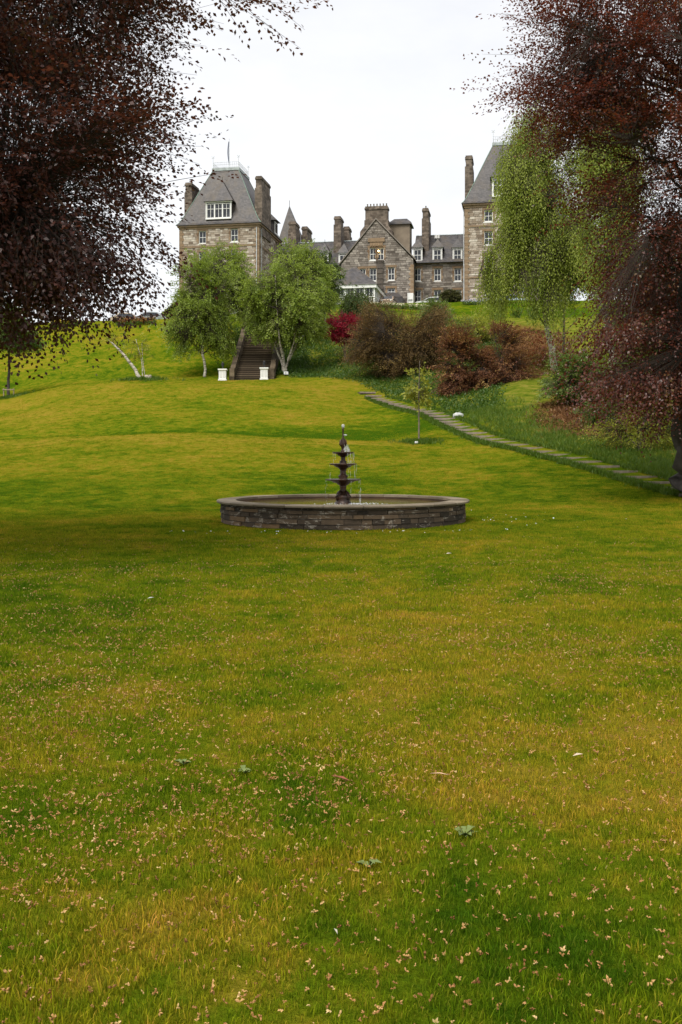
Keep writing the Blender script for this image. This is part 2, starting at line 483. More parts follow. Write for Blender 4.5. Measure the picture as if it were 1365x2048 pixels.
# ------------------------------------------------------------------ ground sheet
def ground_mesh():
    xs = np.concatenate([[-1500, -800, -400, -200, -120, -90], np.arange(-70, -26, 2.0), np.arange(-26, 26, 0.4), np.arange(26, 71, 2.0), [90, 120, 200, 400, 800, 1500]])
    ys = np.concatenate([[-1500, -600, -200, -80, -40, -20, -10, -5], np.arange(0, 24, 0.75), np.arange(24, 132, 0.4), np.arange(132, 300, 4.0), [340, 420, 600, 1000, 2000, 3000]])
    X, Y = np.meshgrid(xs, ys)
    Z = ground(X, Y)
    nx, ny = len(xs), len(ys)
    V = np.stack([X, Y, Z], -1).reshape(-1, 3)
    idx = np.arange(nx * ny).reshape(ny, nx)
    Q = np.stack([idx[:-1, :-1], idx[:-1, 1:], idx[1:, 1:], idx[1:, :-1]], -1).reshape(-1, 4)
    x, y = V[:, 0], V[:, 1]
    # the rough bank lies right of the path, up to the mown terrace
    off = x - path_x(y)
    bank = np.clip((off - 0.9) / 1.2, 0, 1) * np.clip((y - 26) / 4, 0, 1) * np.clip((114.5 - y) / 2.0, 0, 1)
    stair_bank = np.clip(1 - np.abs(y - 96) / 9.5, 0, 1) ** 0.4 * np.clip((x + 17) / 6, 0, 1) * np.clip((6 - x) / 3, 0, 1)
    bank = np.maximum(bank, stair_bank * np.clip((x + 10.5) / 1.0 + 0.55, 0, 1))
    u = CX + F * x / np.maximum(y, 8)
    lit = .9 * np.exp(-((u - 1030) / 110) ** 2 - ((y - 88) / 18) ** 2) + np.exp(-((u - 1160) / 90) ** 2 - ((y - 52) / 7) ** 2) + 0.8 * np.exp(-((u - 1320) / 110) ** 2 - ((y - 60) / 14) ** 2)
    left = np.clip((900 - u) / 200, 0, 1)
    dry = left * (.6 * np.exp(-((y - 80) / 9) ** 2) + 1.0 * np.exp(-((y - 47.5) / 2.6) ** 2) - 1.9 * np.exp(-((y - 54) / 2.4) ** 2) - .9 * np.exp(-((y - 92) / 3.5) ** 2) + .9 * np.exp(-((u - 60) / 170) ** 2 - ((y - 66) / 6) ** 2)) - .8 * np.exp(-((u - 850) / 130) ** 2 - ((y - 58) / 7) ** 2) - .5 * np.exp(-((y - 33) / 5) ** 2) - .9 * np.clip((y - 112) / 4, 0, 1)
    me = fast_mesh('ground', V, Q, M['ground'], {'bank': ('POINT', np.clip(bank, 0, 1)), 'litter': ('POINT', np.clip(lit * np.clip(bank, 0, 1), 0, 1)), 'dry': ('POINT', dry)}, smooth=True)
    o = bpy.data.objects.new('ground', me); link(o)
    tag(o, 'sloping mown lawn rising from the fountain to the hotel terrace', 'lawn', kind='structure')
    return o
ground_obj = ground_mesh()

# ------------------------------------------------------------------ hotel
HA = R(-10.0)
HO = Vector((-11.57, 140.0, 0.0))
hc, hs = math.cos(R(10)), math.sin(R(10))
def hpx(px, py, b):
    """photograph pixel on the hotel plane b (metres behind the front) -> along-front metres a, height z"""
    k = (px - CX) / F
    a = (k * (HO.y + b * hc) - HO.x - b * hs) / (hc + k * hs)
    Yw = HO.y - a * hs + b * hc
    return a, EYE + (HY - py) * Yw / F
def ha(px, b): return hpx(px, 0, b)[0]
def hz(px, py, b): return hpx(px, py, b)[1]

hotel = empty('hotel', HO, HA)
tag(hotel, 'large Victorian stone hotel with towers, gable and slate roofs on top of the hill', 'hotel')

def clip_poly(poly, conv):
    """Sutherland-Hodgman, conv counter-clockwise"""
    out = poly
    for i in range(len(conv)):
        ax, ay = conv[i]; bx, by = conv[(i + 1) % len(conv)]
        inp, out = out, []
        for j in range(len(inp)):
            p, q = inp[j], inp[(j + 1) % len(inp)]
            sp = (bx - ax) * (p[1] - ay) - (by - ay) * (p[0] - ax)
            sq = (bx - ax) * (q[1] - ay) - (by - ay) * (q[0] - ax)
            if sp >= 0: out.append(p)
            if sp * sq < 0:
                t = sp / (sp - sq); out.append((p[0] + t * (q[0] - p[0]), p[1] + t * (q[1] - p[1])))
        if len(out) < 3: return []
    return out

_win_cache = {}
def window_meshes(w, h, kind):
    key = (round(w, 2), round(h, 2), kind)
    if key in _win_cache: return _win_cache[key]
    fr = MB(); t = 0.09
    fr.box((-w/2, 0, 0), (-w/2 + t, .1, h)).box((w/2 - t, 0, 0), (w/2, .1, h))
    fr.box((-w/2 + t, 0, h - t), (w/2 - t, .1, h)).box((-w/2 + t, 0, 0), (w/2 - t, .1, t * 1.3))
    if kind == 'sash':
        fr.box((-w/2 + t, .02, h * .5 - .035), (w/2 - t, .09, h * .5 + .035))
        fr.box((-.025, .03, t * 1.3), (.025, .085, h * .5 - .035)).box((-.025, .03, h * .5 + .035), (.025, .085, h - t))
    elif kind == 'triple':
        for k in (-1, 1):
            fr.box((k * w / 6 - .09, -.01, t * 1.3), (k * w / 6 + .09, .1, h - t))
        for k in (-1, 0, 1):
            c = k * w / 3
            x0 = c - w/6 + (.09 if k > -1 else t); x1 = c + w/6 - (.09 if k < 1 else t)
            fr.box((x0, .02, h * .62), (x1, .09, h * .62 + .06))
            fr.box((c - .03, .03, t * 1.3), (c + .03, .085, h * .62)).box((c - .03, .03, h * .62 + .06), (c + .03, .085, h - t))
    gl = MB().box((-w/2 + .03, .06, .03), (w/2 - .03, .075, h - .03))
    cu = MB()
    n = 7
    for k in range(n):      # pleated net
        x0 = -w/2 + .08 + (w - .16) * k / n; x1 = -w/2 + .08 + (w - .16) * (k + 1) / n; xm = (x0 + x1) / 2
        cu.face([(x0, .2, .05), (xm, .16, .05), (xm, .16, h - .05), (x0, .2, h - .05)])
        cu.face([(xm, .16, .05), (x1, .2, .05), (x1, .2, h - .05), (xm, .16, h - .05)])
    sill = MB().box((-w/2 - .12, -.16, -.16), (w/2 + .12, .1, -.004))
    sur = MB()
    for s in (-1, 1):
        z = -.05; k = 0
        while z < h + .02:
            hh = min(.36 + .05 * (k % 2), h + .05 - z)
            wd = .34 if (k % 2) else .2
            x0, x1 = (s * (w/2 + .003), s * (w/2 + wd)); sur.cur = ((k * 37 + s * 11) % 10) / 10
            sur.box((min(x0, x1), -.17, z), (max(x0, x1), .02, z + hh - .012)); z += hh; k += 1
    sur.cur = .4
    sur.box((-w/2 - .3, -.185, h + .055), (w/2 + .3, .02, h + .36))
    res = (fr.mesh('window', M['white']), gl.mesh('pane', M['glass']), sill.mesh('sill', M['white']), sur.mesh('window_surround', M['sandstone']), cu.mesh('curtain', M['curtain']))
    _win_cache[key] = res
    return res

def add_window(parent, loc, rz, w, h, kind='sash', surround=True, curtain=False, name='window'):
    fr, gl, si, su, cu = window_meshes(w, h, kind)
    o = place(fr, name, parent, loc, rz)
    if parent is hotel:
        place(gl, 'pane', o); place(si, 'sill', o)
        if surround: place(su, 'window_surround', o)
        if curtain: 
            pass
    else:
        place(gl, 'pane', parent, loc, rz); place(si, 'sill', parent, loc, rz)
    return o

def stone_wall(origin, ang, length, z0, z1, openings, stone, mortar, clip=None, quoin=(False, False), course=0.3, seed=1, label=None):
    """origin (a,b) local; wall runs along ang, its outside is to the right of the run reversed (-y of the frame)."""
    rr = random.Random(seed)
    lx = sorted(set([0, length] + [c - w/2 for c, zb, w, h in openings] + [c + w/2 for c, zb, w, h in openings]))
    lz = sorted(set([z0, z1] + [zb for c, zb, w, h in openings] + [zb + h for c, zb, w, h in openings]))
    mb = MB()
    def inside(x, z): return any(abs(x - c) < w/2 - 1e-4 and zb + 1e-4 < z < zb + h - 1e-4 for c, zb, w, h in openings)
    for i in range(len(lx) - 1):
        for j in range(len(lz) - 1):
            if inside((lx[i] + lx[i+1]) / 2, (lz[j] + lz[j+1]) / 2): continue
            poly = [(lx[i], lz[j]), (lx[i+1], lz[j]), (lx[i+1], lz[j+1]), (lx[i], lz[j+1])]
            if clip: poly = clip_poly(poly, clip)
            if len(poly) >= 3: mb.face([(x, 0, z) for x, z in poly])
    for c, zb, w, h in openings:      # reveals
        x0, x1 = c - w/2, c + w/2
        for p in ([(x0, 0, zb), (x0, .3, zb), (x0, .3, zb + h), (x0, 0, zb + h)], [(x1, 0, zb), (x1, .3, zb), (x1, .3, zb + h), (x1, 0, zb + h)],
                  [(x0, 0, zb), (x1, 0, zb), (x1, .3, zb), (x0, .3, zb)], [(x0, 0, zb + h), (x1, 0, zb + h), (x1, .3, zb + h), (x0, .3, zb + h)],
                  [(x0, .3, zb), (x1, .3, zb), (x1, .3, zb + h), (x0, .3, zb + h)]):
            mb.face(p)
    wall = mb.build('wall', mortar, hotel, loc=(origin[0], origin[1], 0), rz=ang)
    if label: wall['label'] = label
    sb = MB(); z = z0
    while z < z1 - .05:
        ch = course * rr.uniform(.7, 1.3)
        if z + ch > z1: ch = z1 - z
        x = -rr.uniform(0, .5)
        while x < length:
            w = rr.choice([.35, .5, .62, .8, 1.0]) * rr.uniform(.8, 1.2)
            xa, xb = max(x, 0), min(x + w, length); x += w
            if quoin[0]: xa = max(xa, .5)
            if quoin[1]: xb = min(xb, length - .5)
            if xb - xa < .1: continue
            bad = False
            segs = [(xa, xb)]
            for c, zb, ww, hh in openings:
                if z + ch > zb - .02 and z < zb + hh + .3:
                    m0, m1 = c - ww/2 - .26, c + ww/2 + .26
                    ns = []
                    for s0, s1 in segs:
                        if s1 <= m0 or s0 >= m1: ns.append((s0, s1)); continue
                        if s0 < m0 - .08: ns.append((s0, m0))
                        if s1 > m1 + .08: ns.append((m1, s1))
                    segs = ns
            for s0, s1 in segs:
                g = .014
                poly = [(s0 + g, z + g), (s1 - g, z + g), (s1 - g, z + ch - g), (s0 + g, z + ch - g)]
                if clip: poly = clip_poly(poly, clip)
                if len(poly) < 3: continue
                d = rr.uniform(.018, .06); sb.cur = min(1, max(0, rr.gauss(.5, .26)))
                cxx = sum(p[0] for p in poly) / len(poly); czz = sum(p[1] for p in poly) / len(poly)
                top = [(cxx + (px - cxx) * .95, -d, czz + (pz - czz) * .92) for px, pz in poly]
                base = [(px, .0, pz) for px, pz in poly]
                n = len(sb.v); m = len(poly); sb.v += base + top
                sb.f.append(tuple(n + m + k for k in range(m))); sb.a.append(sb.cur)
                for k in range(m):
                    k2 = (k + 1) % m
                    sb.f.append((n + k, n + k2, n + m + k2, n + m + k)); sb.a.append(sb.cur)
        z += ch
    so = sb.build('stonework', stone, wall); so['kind'] = 'stuff'
    for c, zb, w, h in openings:
        pass
    return wall

def wall_windows(origin, ang, openings, curtain=None):
    ca, sa = math.cos(ang), math.sin(ang)
    for c, zb, w, h in openings:
        loc = (origin[0] + c * ca - .14 * sa, origin[1] + c * sa + .14 * ca, zb)
        add_window(hotel, loc, ang, w, h)

quoin_me = []
for wv in (.62, .4):
    q = MB(); q.cur = .5 if wv > .5 else .75
    q.box((-.07, -.07, 0), (wv, .0, .36), 0.0)
    q.box((-.07, .0, 0), (-.0, (.4 if wv > .5 else .62), .36), 0.0)
    quoin_me.append(q.mesh('quoin', M['sandstone']))
def quoins(a, b, z0, z1, ang=0.0):
    z = z0; k = 0
    while z + .36 < z1:
        place(quoin_me[k % 2], 'quoin', hotel, (a, b, z), ang); z += .38; k += 1

def band(lo, hi, name='cornice', mat='sandstone'):
    b = MB(); b.cur = .6
    b.box(lo, hi)
    return b.build(name, M[mat], hotel)

def tower(a0, a1, b0, b1, zb, ze, ztop, top_rect, label):
    """slate bell-cast roof between the eaves rectangle and the platform on top"""
    prof = [(-.0, 0), (.07, .035), (.16, .11), (.3, .25), (.55, .52), (.78, .77), (1, 1)]
    e = .45
    B = (a0 - e, a1 + e, b0 - e, b1 + e)
    rings = []
    for t, h in prof:
        q = [B[i] * (1 - t) + top_rect[i] * t for i in range(4)]
        z = ze + (ztop - ze) * h
        rings.append([(q[0], q[2], z), (q[1], q[2], z), (q[1], q[3], z), (q[0], q[3], z)])
    rb = MB().rings(rings)
    ro = rb.build('roof', M['slate'], hotel); ro['label'] = label
    for c in range(4):
        MB().tube([Vector(r[c]) + Vector((0, 0, .02)) for r in rings], .055, 5).build('hip_flashing', M['copper'], ro)
    # lead curb, railing and corner finials of the platform
    x0, x1, y0, y1 = top_rect
    lead = MB().box((x0 - .15, y0 - .15, ztop - .12), (x1 + .15, y1 + .15, ztop + .28))
    lead.build('lead_curb', M['lead'], ro)
    rail = MB()
    zr = ztop + .28
    for (p, q) in (((x0, y0), (x1, y0)), ((x1, y0), (x1, y1)), ((x1, y1), (x0, y1)), ((x0, y1), (x0, y0))):
        n = max(3, int(math.hypot(q[0] - p[0], q[1] - p[1]) / .28))
        for k in range(n):
            x = p[0] + (q[0] - p[0]) * k / n; y = p[1] + (q[1] - p[1]) * k / n
            rail.tube([(x, y, zr), (x, y, zr + .85)], .016, 4)
        for h in (.12, .5, .85):
            rail.tube([(p[0], p[1], zr + h), (q[0], q[1], zr + h)], .022, 4)
    rail.build('railing', M['pale_iron'], ro)
    for (x, y) in ((x0, y0), (x1, y0), (x1, y1), (x0, y1)):
        f = MB().tube([(x, y, zr), (x, y, zr + 1.75)], .03, 5)
        f.tube([(x - .22, y, zr + 1.5), (x + .22, y, zr + 1.5)], .03, 4).tube([(x - .2, y, zr + 1.78), (x, y, zr + 1.55), (x + .2, y, zr + 1.78)], .03, 4)
        f.build('finial', M['pale_iron'], ro)
    return ro

def chimney(a0, a1, b0, b1, z0, z1, pots=0, step=None, along='b'):
    c = MB()
    zs = step if step else z1 - 1.6
    c.box((a0 - .12, b0 - .12, z0), (a1 + .12, b1 + .12, zs)).box((a0, b0, zs + .003), (a1, b1, z1 - .5)).box((a0 - .1, b0 - .1, z1 - .497), (a1 + .1, b1 + .1, z1 - .2)).box((a0 - .02, b0 - .02, z1 - .197), (a1 + .02, b1 + .02, z1))
    o = c.build('chimney', M['chimney'], hotel)
    for k in range(pots):
        t = (k + .5) / pots
        x, y = ((a0 + a1) / 2, b0 + (b1 - b0) * t) if along == 'b' else (a0 + (a1 - a0) * t, (b0 + b1) / 2)
        MB().lathe([(.11, 0), (.13, .05), (.1, .12), (.09, .42), (.12, .46), (.1, .5)], (x, y, z1), 8).build('chimney_pot', M['terracotta'], o)
    return o

def dormer(a, b, zsill, w, h, zpeak, back, kind='sash', eave=.25, label=None):
    """a window standing in the slope with a hipped slate roof"""
    d = MB(); zt = zsill + h + .12
    x0, x1 = a - w/2 - .12, a + w/2 + .12
    d.box((x0, b + .1, zsill - .25), (x0 + .12, b + back, zt)).box((x1 - .12, b + .1, zsill - .25), (x1, b + back, zt))
    d.box((x0 + .12, b + .12, zsill - .25), (x1 - .12, b + back, zsill - .02)).box((x0 + .12, b + .35, zsill - .02), (x1 - .12, b + .4, zt))
    do = d.build('dormer', M['slate'], hotel)
    if label: do['label'] = label
    add_window(do, (a, b, zsill), 0, w, h, kind, name='window_frame')
    fa = MB().box((x0 - .1, b - .06, zt), (x1 + .1, b + .1, zt + .16))
    for s in (x0 - .02, x1 - .1):
        fa.box((s, b - .02, zsill), (s + .12, b + .098, zt - .003))
    fa.build('fascia', M['white'], do)
    r = MB(); z = zt + .17; e0, e1 = x0 - eave, x1 + eave
    pk = (a, b + (x1 - x0) * .5, zpeak); bk = (a, b + back + 1.5, zpeak - .02)
    r.face([(e0, b - eave, z), (e1, b - eave, z), pk]).face([(e1, b - eave, z), (e1, b + back + 1.5, z), bk, pk]).face([(e0, b + back + 1.5, z), (e0, b - eave, z), pk, bk])
    r.face([(e0, b - eave, z), (e0, b + back + 1.5, z), (e1, b + back + 1.5, z), (e1, b - eave, z)])
    r.build('dormer_roof', M['slate'], do)
    MB().tube([pk, (pk[0], pk[1], pk[2] + .5)], .03, 5).tube([(a, b - eave, 0)], .01) if False else MB().tube([pk, (pk[0], pk[1], pk[2] + .55)], .035, 5).build('dormer_finial', M['iron'], do)
    return do

# ---- left tower
T0, T1, TD = -11.6, 0.0, 12.5
ZB = 16.6
ZE = hz(440, 449, 0)
opL = []
for cx_, (yt, yb) in ((405.3, (462, 487)), (469.2, (457.5, 483))):
    a, z = hpx(cx_, yb, 0); h = hz(cx_, yt, 0) - z
    opL.append((a - T0, z, 1.08, h))
    for dz in (3.02, 6.4, 10.0):
        opL.append((a - T0, z - dz, 1.08, h))
stone_wall((T0, 0), 0, T1 - T0, ZB, ZE - .55, opL, M['stone_pale'], M['mortar'], quoin=(True, True), seed=3, label='pale rubble front wall of the left tower')
wall_windows((T0, 0), 0, opL)
# right flank of the left tower, arched light far back
opS = [(10.3, hz(547, 506, 10.3), .75, 2.1), (10.3, hz(547, 506, 10.3) - 3.6, .75, 1.8), (10.3, hz(547, 506, 10.3) - 7.2, .75, 1.8)]
stone_wall((T1, 0), R(90), TD, ZB, ZE - .55, opS, M['stone_pale'], M['mortar'], quoin=(True, True), seed=4, label='receding flank wall of the left tower')
wall_windows((T1, 0), R(90), opS)
hid = MB()
hid.face([(T0, 0, ZB), (T0, TD, ZB), (T0, TD, ZE - .55), (T0, 0, ZE - .55)]).face([(T0, TD, ZB), (T1, TD, ZB), (T1, TD, ZE - .55), (T0, TD, ZE - .55)])
hid.build('wall', M['mortar'], hotel)['label'] = 'far sides of the left tower'
quoins(T0, 0, ZB, ZE - .6); 
q2 = MB()
for a_, ang in ((T1, R(90)),):
    quoins(a_, 0, ZB, ZE - .6, ang)
band((T0 - .12, -.12, ZE - .545), (T1 + .12, TD + .12, ZE - .25)); band((T0 - .3, -.3, ZE - .247), (T1 + .3, TD + .3, ZE - .02))
zstr = hz(440, 492.5, 0)
band((T0 - .02, -.1, zstr - .12), (T1 + .1, 0 - .001, zstr + .12), 'string_course'); band((T1 + .001, 0, zstr - .12), (T1 + .1, TD, zstr + .12), 'string_course')
ta0, ZT = hpx(426.8, 341, 4.2); ta1 = ha(477.5, 4.2)
tower(T0, T1, 0, TD, ZB, ZE, ZT, (ta0, ta1, 4.2, 9.6), 'bell-cast slate roof of the left tower')
a_, z_ = hpx(437.5, 437, .05)
dormer(a_, .05, z_ + .05, 3.5, hz(437.5, 406, .05) - z_ - .1, hz(441.8, 362, 2.0), 3.8, 'triple', .3, 'wide white triple window dormer of the left tower')
chimney(T1 - .75, T1 + .08, 1.2, 6.2, ZE - 1.5, hz(513, 352, 1.2), 0, hz(513, 376, 1.2))
chimney(T0 - .05, T0 + .85, 2.6, 6.0, ZE - 1.0, hz(376, 365, 2.6), 0, hz(376, 385, 2.6))
# small side dormer on the flank
zsd = hz(545, 470, 9.4)
sd = MB().box((-.9, 8.2, zsd - .3), (.25, 10.2, zsd + 1.9)).build('dormer', M['slate'], hotel)
MB().box((.255, 8.3, zsd), (.3, 10.1, zsd + 1.8)).build('window_frame', M['white'], sd)
MB().box((.302, 8.5, zsd + .2), (.312, 9.9, zsd + 1.6)).build('pane', M['glass'], sd)
MB().rings([[(-1.2, 7.9, zsd + 1.92), (.7, 7.9, zsd + 1.92), (.7, 10.5, zsd + 1.92), (-1.2, 10.5, zsd + 1.92)], [(-1.3, 9.1, zsd + 3.4), (-.8, 9.1, zsd + 3.4), (-.8, 9.3, zsd + 3.4), (-1.3, 9.3, zsd + 3.4)]]).build('dormer_roof', M['slate'], sd)
# downpipe
MB().tube([(T1 - .28, -.16, ZB), (T1 - .28, -.16, ZE - .6)], .06, 6).build('downpipe', M['pale_iron'], hotel)
MB().tube([(T1 + .16, 1.0, ZB), (T1 + .16, 1.0, ZE - .6)], .05, 6).build('downpipe', M['pale_iron'], hotel)
# skylights on the flank slope of the roof
for py, hh in ((372, .5), (381, 1.2)):
    a1_, z1_ = -1.95 - (0.25 if py < 375 else 0), hz(497, py, 5)
    MB().rings([[(a1_ + .75, 6.6, z1_ - hh), (a1_ + .8, 6.6, z1_ - hh + .03), (a1_ + .8, 7.3, z1_ - hh + .03), (a1_ + .75, 7.3, z1_ - hh)], [(a1_ + .42, 6.6, z1_), (a1_ + .47, 6.6, z1_ + .03), (a1_ + .47, 7.3, z1_ + .03), (a1_ + .42, 7.3, z1_)]]).build('skylight', M['white'], hotel)

# ---- right tower
U0 = ha(930.5, 0); U1 = U0 + 11.6
UB = 19.8
UE = hz(935, 408, 0)
opR = []
for cx_, ytb in ((977.5, ((420, 443), (463, 489.5), (511.5, 541.5), (565, 589))), (1048, ((417, 440), (458, 484), (508, 538), (563, 587)))):
    for yt, yb in ytb:
        a, z = hpx(cx_, yb, 0); opR.append((a - U0, z, 1.15, hz(cx_, yt, 0) - z))
stone_wall((U0, 0), 0, U1 - U0, UB, UE - .55, opR, M['stone_pale'], M['mortar'], quoin=(True, True), seed=8, label='pale rubble front wall of the right tower')
wall_windows((U0, 0), 0, opR)
hid = MB()
hid.face([(U0, 0, UB), (U0, TD, UB), (U0, TD, UE - .55), (U0, 0, UE - .55)]).face([(U0, TD, UB), (U1, TD, UB), (U1, TD, UE - .55), (U0, TD, UE - .55)]).face([(U1, 0, UB), (U1, TD, UB), (U1, TD, UE - .55), (U1, 0, UE - .55)])
hid.build('wall', M['mortar'], hotel)['label'] = 'far sides of the right tower'
quoins(U0, 0, UB, UE - .6); quoins(U1, 0, UB, UE - .6, R(90))
band((U0 - .12, -.12, UE - .545), (U1 + .12, TD + .12, UE - .25)); band((U0 - .3, -.3, UE - .247), (U1 + .3, TD + .3, UE - .02))
for py in (452, 555):
    zz = hz(960, py, 0); band((U0 - .1, -.1, zz - .1), (U1 + .1, -.001, zz + .1), 'string_course')
ua0, UT = hpx(987, 290, 4.2)
tower(U0, U1, 0, TD, UB, UE, UT, (ua0, ua0 + 3.6, 4.2, 9.6), 'bell-cast slate roof of the right tower')
a_, z_ = hpx(1003, 392, .05)
dormer(a_ + .6, .05, z_ + .05, 3.4, 2.2, z_ + 5.0, 3.0, 'triple', .3, 'white triple window dormer of the right tower')
chimney(U0 - .02, U0 + .85, 2.4, 5.6, UE - 1.2, hz(935, 311, 2.4), 0, hz(935, 333, 2.4))
MB().tube([(U0 - .18, .3, UB), (U0 - .18, .3, UE - .6)], .06, 6).build('downpipe', M['pale_iron'], hotel)

# ---- right range between gable and right tower
RB = 8.0
GA1 = ha(827, 5.0)
RE = hz(880, 527, RB)
x0 = GA1 - .4; x1 = U0 + .2
opC = []
for cx_ in (835.5, 875.5, 916):
    a, z = hpx(cx_, 562, RB); opC.append((a - x0, z, 1.0, hz(cx_, 537, RB) - z))
    a, z = hpx(cx_, 606, RB); opC.append((a - x0, z, 1.05, hz(cx_, 580.5, RB) - z))
opC = [o for o in opC if o[0] - .6 > .0]
stone_wall((x0, RB), 0, x1 - x0, 19.8, RE, opC, M['stone_grey'], M['mortar_grey'], seed=12, label='grey rubble wall of the range beside the right tower')
wall_windows((x0, RB), 0, opC)
band((x0, RB - .15, RE + .002), (x1, RB + .4, RE + .28))
RR = hz(875, 471, RB + 5)
rf = MB()
rf.face([(x0, RB - .45, RE + .1), (x1, RB - .45, RE + .1), (x1, RB + 5, RR), (x0, RB + 5, RR)]).face([(x1, RB + 10.4, RE + .1), (x0, RB + 10.4, RE + .1), (x0, RB + 5, RR), (x1, RB + 5, RR)])
rf.face([(x0, RB - .45, RE + .1), (x0, RB + 5, RR), (x0, RB + 10.4, RE + .1)]).face([(x1, RB - .45, RE + .1), (x1, RB + 5, RR), (x1, RB + 10.4, RE + .1)])
ro = rf.build('roof', M['slate'], hotel); ro['label'] = 'slate roof of the range beside the right tower'
MB().tube([(x0, RB + 5, RR + .02), (x1, RB + 5, RR + .02)], .1, 5).build('ridge', M['lead'], ro)
gut = MB().tube([(x0, RB - .5, RE + .08), (x1, RB - .5, RE + .08)], .07, 5).build('gutter', M['iron'], ro)
for cx_ in (835.7, 875.3, 915.5):
    a, z = hpx(cx_, 521.5, RB + .1)
    dormer(a, RB + .1, z, 1.12, hz(cx_, 499, RB + .1) - z, hz(cx_, 479, RB + 1.3), 2.0, 'sash', .22)
MB().box((ha(870, RB + 3.6), RB + 3.4, hz(870, 477, RB + 3.5)), (ha(870, RB + 3.6) + .7, RB + 3.9, hz(870, 470, RB + 3.5))).build('skylight', M['white'], hotel)
a0_ = ha(846, RB + 2.2)
chimney(a0_, a0_ + .8, RB + 2.0, RB + 5.5, RE, hz(848, 416, RB + 2), 2, hz(848, 437, RB + 2))
for px_ in (828.5, 929):
    a_ = ha(px_, RB - .2); MB().tube([(a_, RB - .2, 20), (a_, RB - .2, RE)], .06, 6).build('downpipe', M['pale_iron'], hotel)

# ---- gabled block in the middle
GB = 5.0
GA0 = ha(683, GB)
GZ0 = 19.6
gl_z, gr_z = hz(683, 529, GB), hz(827, 519, GB)
gpa, gpz = hpx(752.5, 441, GB)
clip = [(0, GZ0), (GA1 - GA0, GZ0), (GA1 - GA0, gr_z), (gpa - GA0, gpz), (0, gl_z)]
opG = []
for cx_, yt, yb, w in ((746.5, 496, 520, .95), (761.5, 496, 520, .95), (726, 538, 560, .85), (746.5, 537, 562, 1.0), (783, 535, 560.5, .95), (783, 577, 590, 1.1), (728, 580, 603, 1.0)):
    a, z = hpx(cx_, yb, GB); opG.append((a - GA0, z, w, hz(cx_, yt, GB) - z))
stone_wall((GA0, GB), 0, GA1 - GA0, GZ0, gpz, opG, M['stone_grey'], M['mortar_grey'], clip=clip, seed=21, course=.28, label='grey rubble gable wall with twin attic window')
wall_windows((GA0, GB), 0, opG)
quoins(GA1, GB, GZ0, gr_z - .4, R(90))
sk = MB()
for (p, q) in (((GA0 - .35, gl_z - .1), (gpa, gpz + .15)), ((gpa, gpz + .15), (GA1 + .35, gr_z - .1))):
    sk.rings([[(p[0], GB - .18, p[1]), (p[0], GB + .35, p[1]), (p[0], GB + .35, p[1] + .22), (p[0], GB - .18, p[1] + .22)], [(q[0], GB - .18, q[1]), (q[0], GB + .35, q[1]), (q[0], GB + .35, q[1] + .22), (q[0], GB - .18, q[1] + .22)]])
sk.build('gable_coping', M['stone_grey'], hotel)
gr = MB(); GD = 11.0
gr.face([(GA0 - .3, GB + .3, gl_z - .05), (gpa, GB + .3, gpz + .12), (gpa, GB + GD, gpz + .12), (GA0 - .3, GB + GD, gl_z - .05)])
gr.face([(gpa, GB + .3, gpz + .12), (GA1 + .3, GB + .3, gr_z - .05), (GA1 + .3, GB + GD, gr_z - .05), (gpa, GB + GD, gpz + .12)])
gr.build('roof', M['slate'], hotel)['label'] = 'slate roof behind the grey gable'
side = MB().face([(GA1, GB, GZ0), (GA1, GB + 4, GZ0), (GA1, GB + 4, gr_z), (GA1, GB, gr_z)]).face([(GA0, GB, GZ0), (GA0, GB + 5, GZ0), (GA0, GB + 5, gl_z), (GA0, GB, gl_z)])
side.build('wall', M['mortar_grey'], hotel)['label'] = 'side walls of the gabled block'
# carved panel and its frame over the twin window
pa0, pz1 = hpx(737, 477, GB); pa1, pz0 = hpx(770, 492.5, GB)
cp = MB(); cp.cur = .55
cp.box((pa0, GB - .2, pz1 - .55), (pa1, GB - .002, pz1)).box((pa0 + .25, GB - .12, pz0), (pa1 - .25, GB - .002, pz1 - .553))
for k in range(5):
    x = pa0 + .5 + k * (pa1 - pa0 - 1.0) / 4; cp.box((x - .14, GB - .16, pz0 + .1), (x + .14, GB - .121, pz1 - .7))
cp.build('carved_panel', M['sandstone'], hotel)
# stained pilaster with bracket running down the middle of the gable
ps = MB(); ps.cur = 0.0; pc = ha(761, GB)
ps.box((pc - .42, GB - .3, GZ0), (pc + .42, GB - .065, hz(760, 524, GB))).box((pc - .55, GB - .42, hz(760, 524, GB)), (pc + .55, GB - .065, hz(760, 520.5, GB)))
for k in range(8):
    z = hz(760, 600, GB) + k * .75; ps.box((pc - .5 + .1 * (k % 2), GB - .36, z), (pc + .5 - .1 * (k % 2), GB - .303, z + .3))
ps.build('pilaster', M['stone_grey'], hotel)
MB().lathe([(.03, -.02), (.1, .04), (.13, .12), (.1, .2), (.03, .24)], (ha(758.5, GB) , GB - .5, hz(758.5, 505, GB)), 10).build('wall_lamp', M['lamp'], hotel)
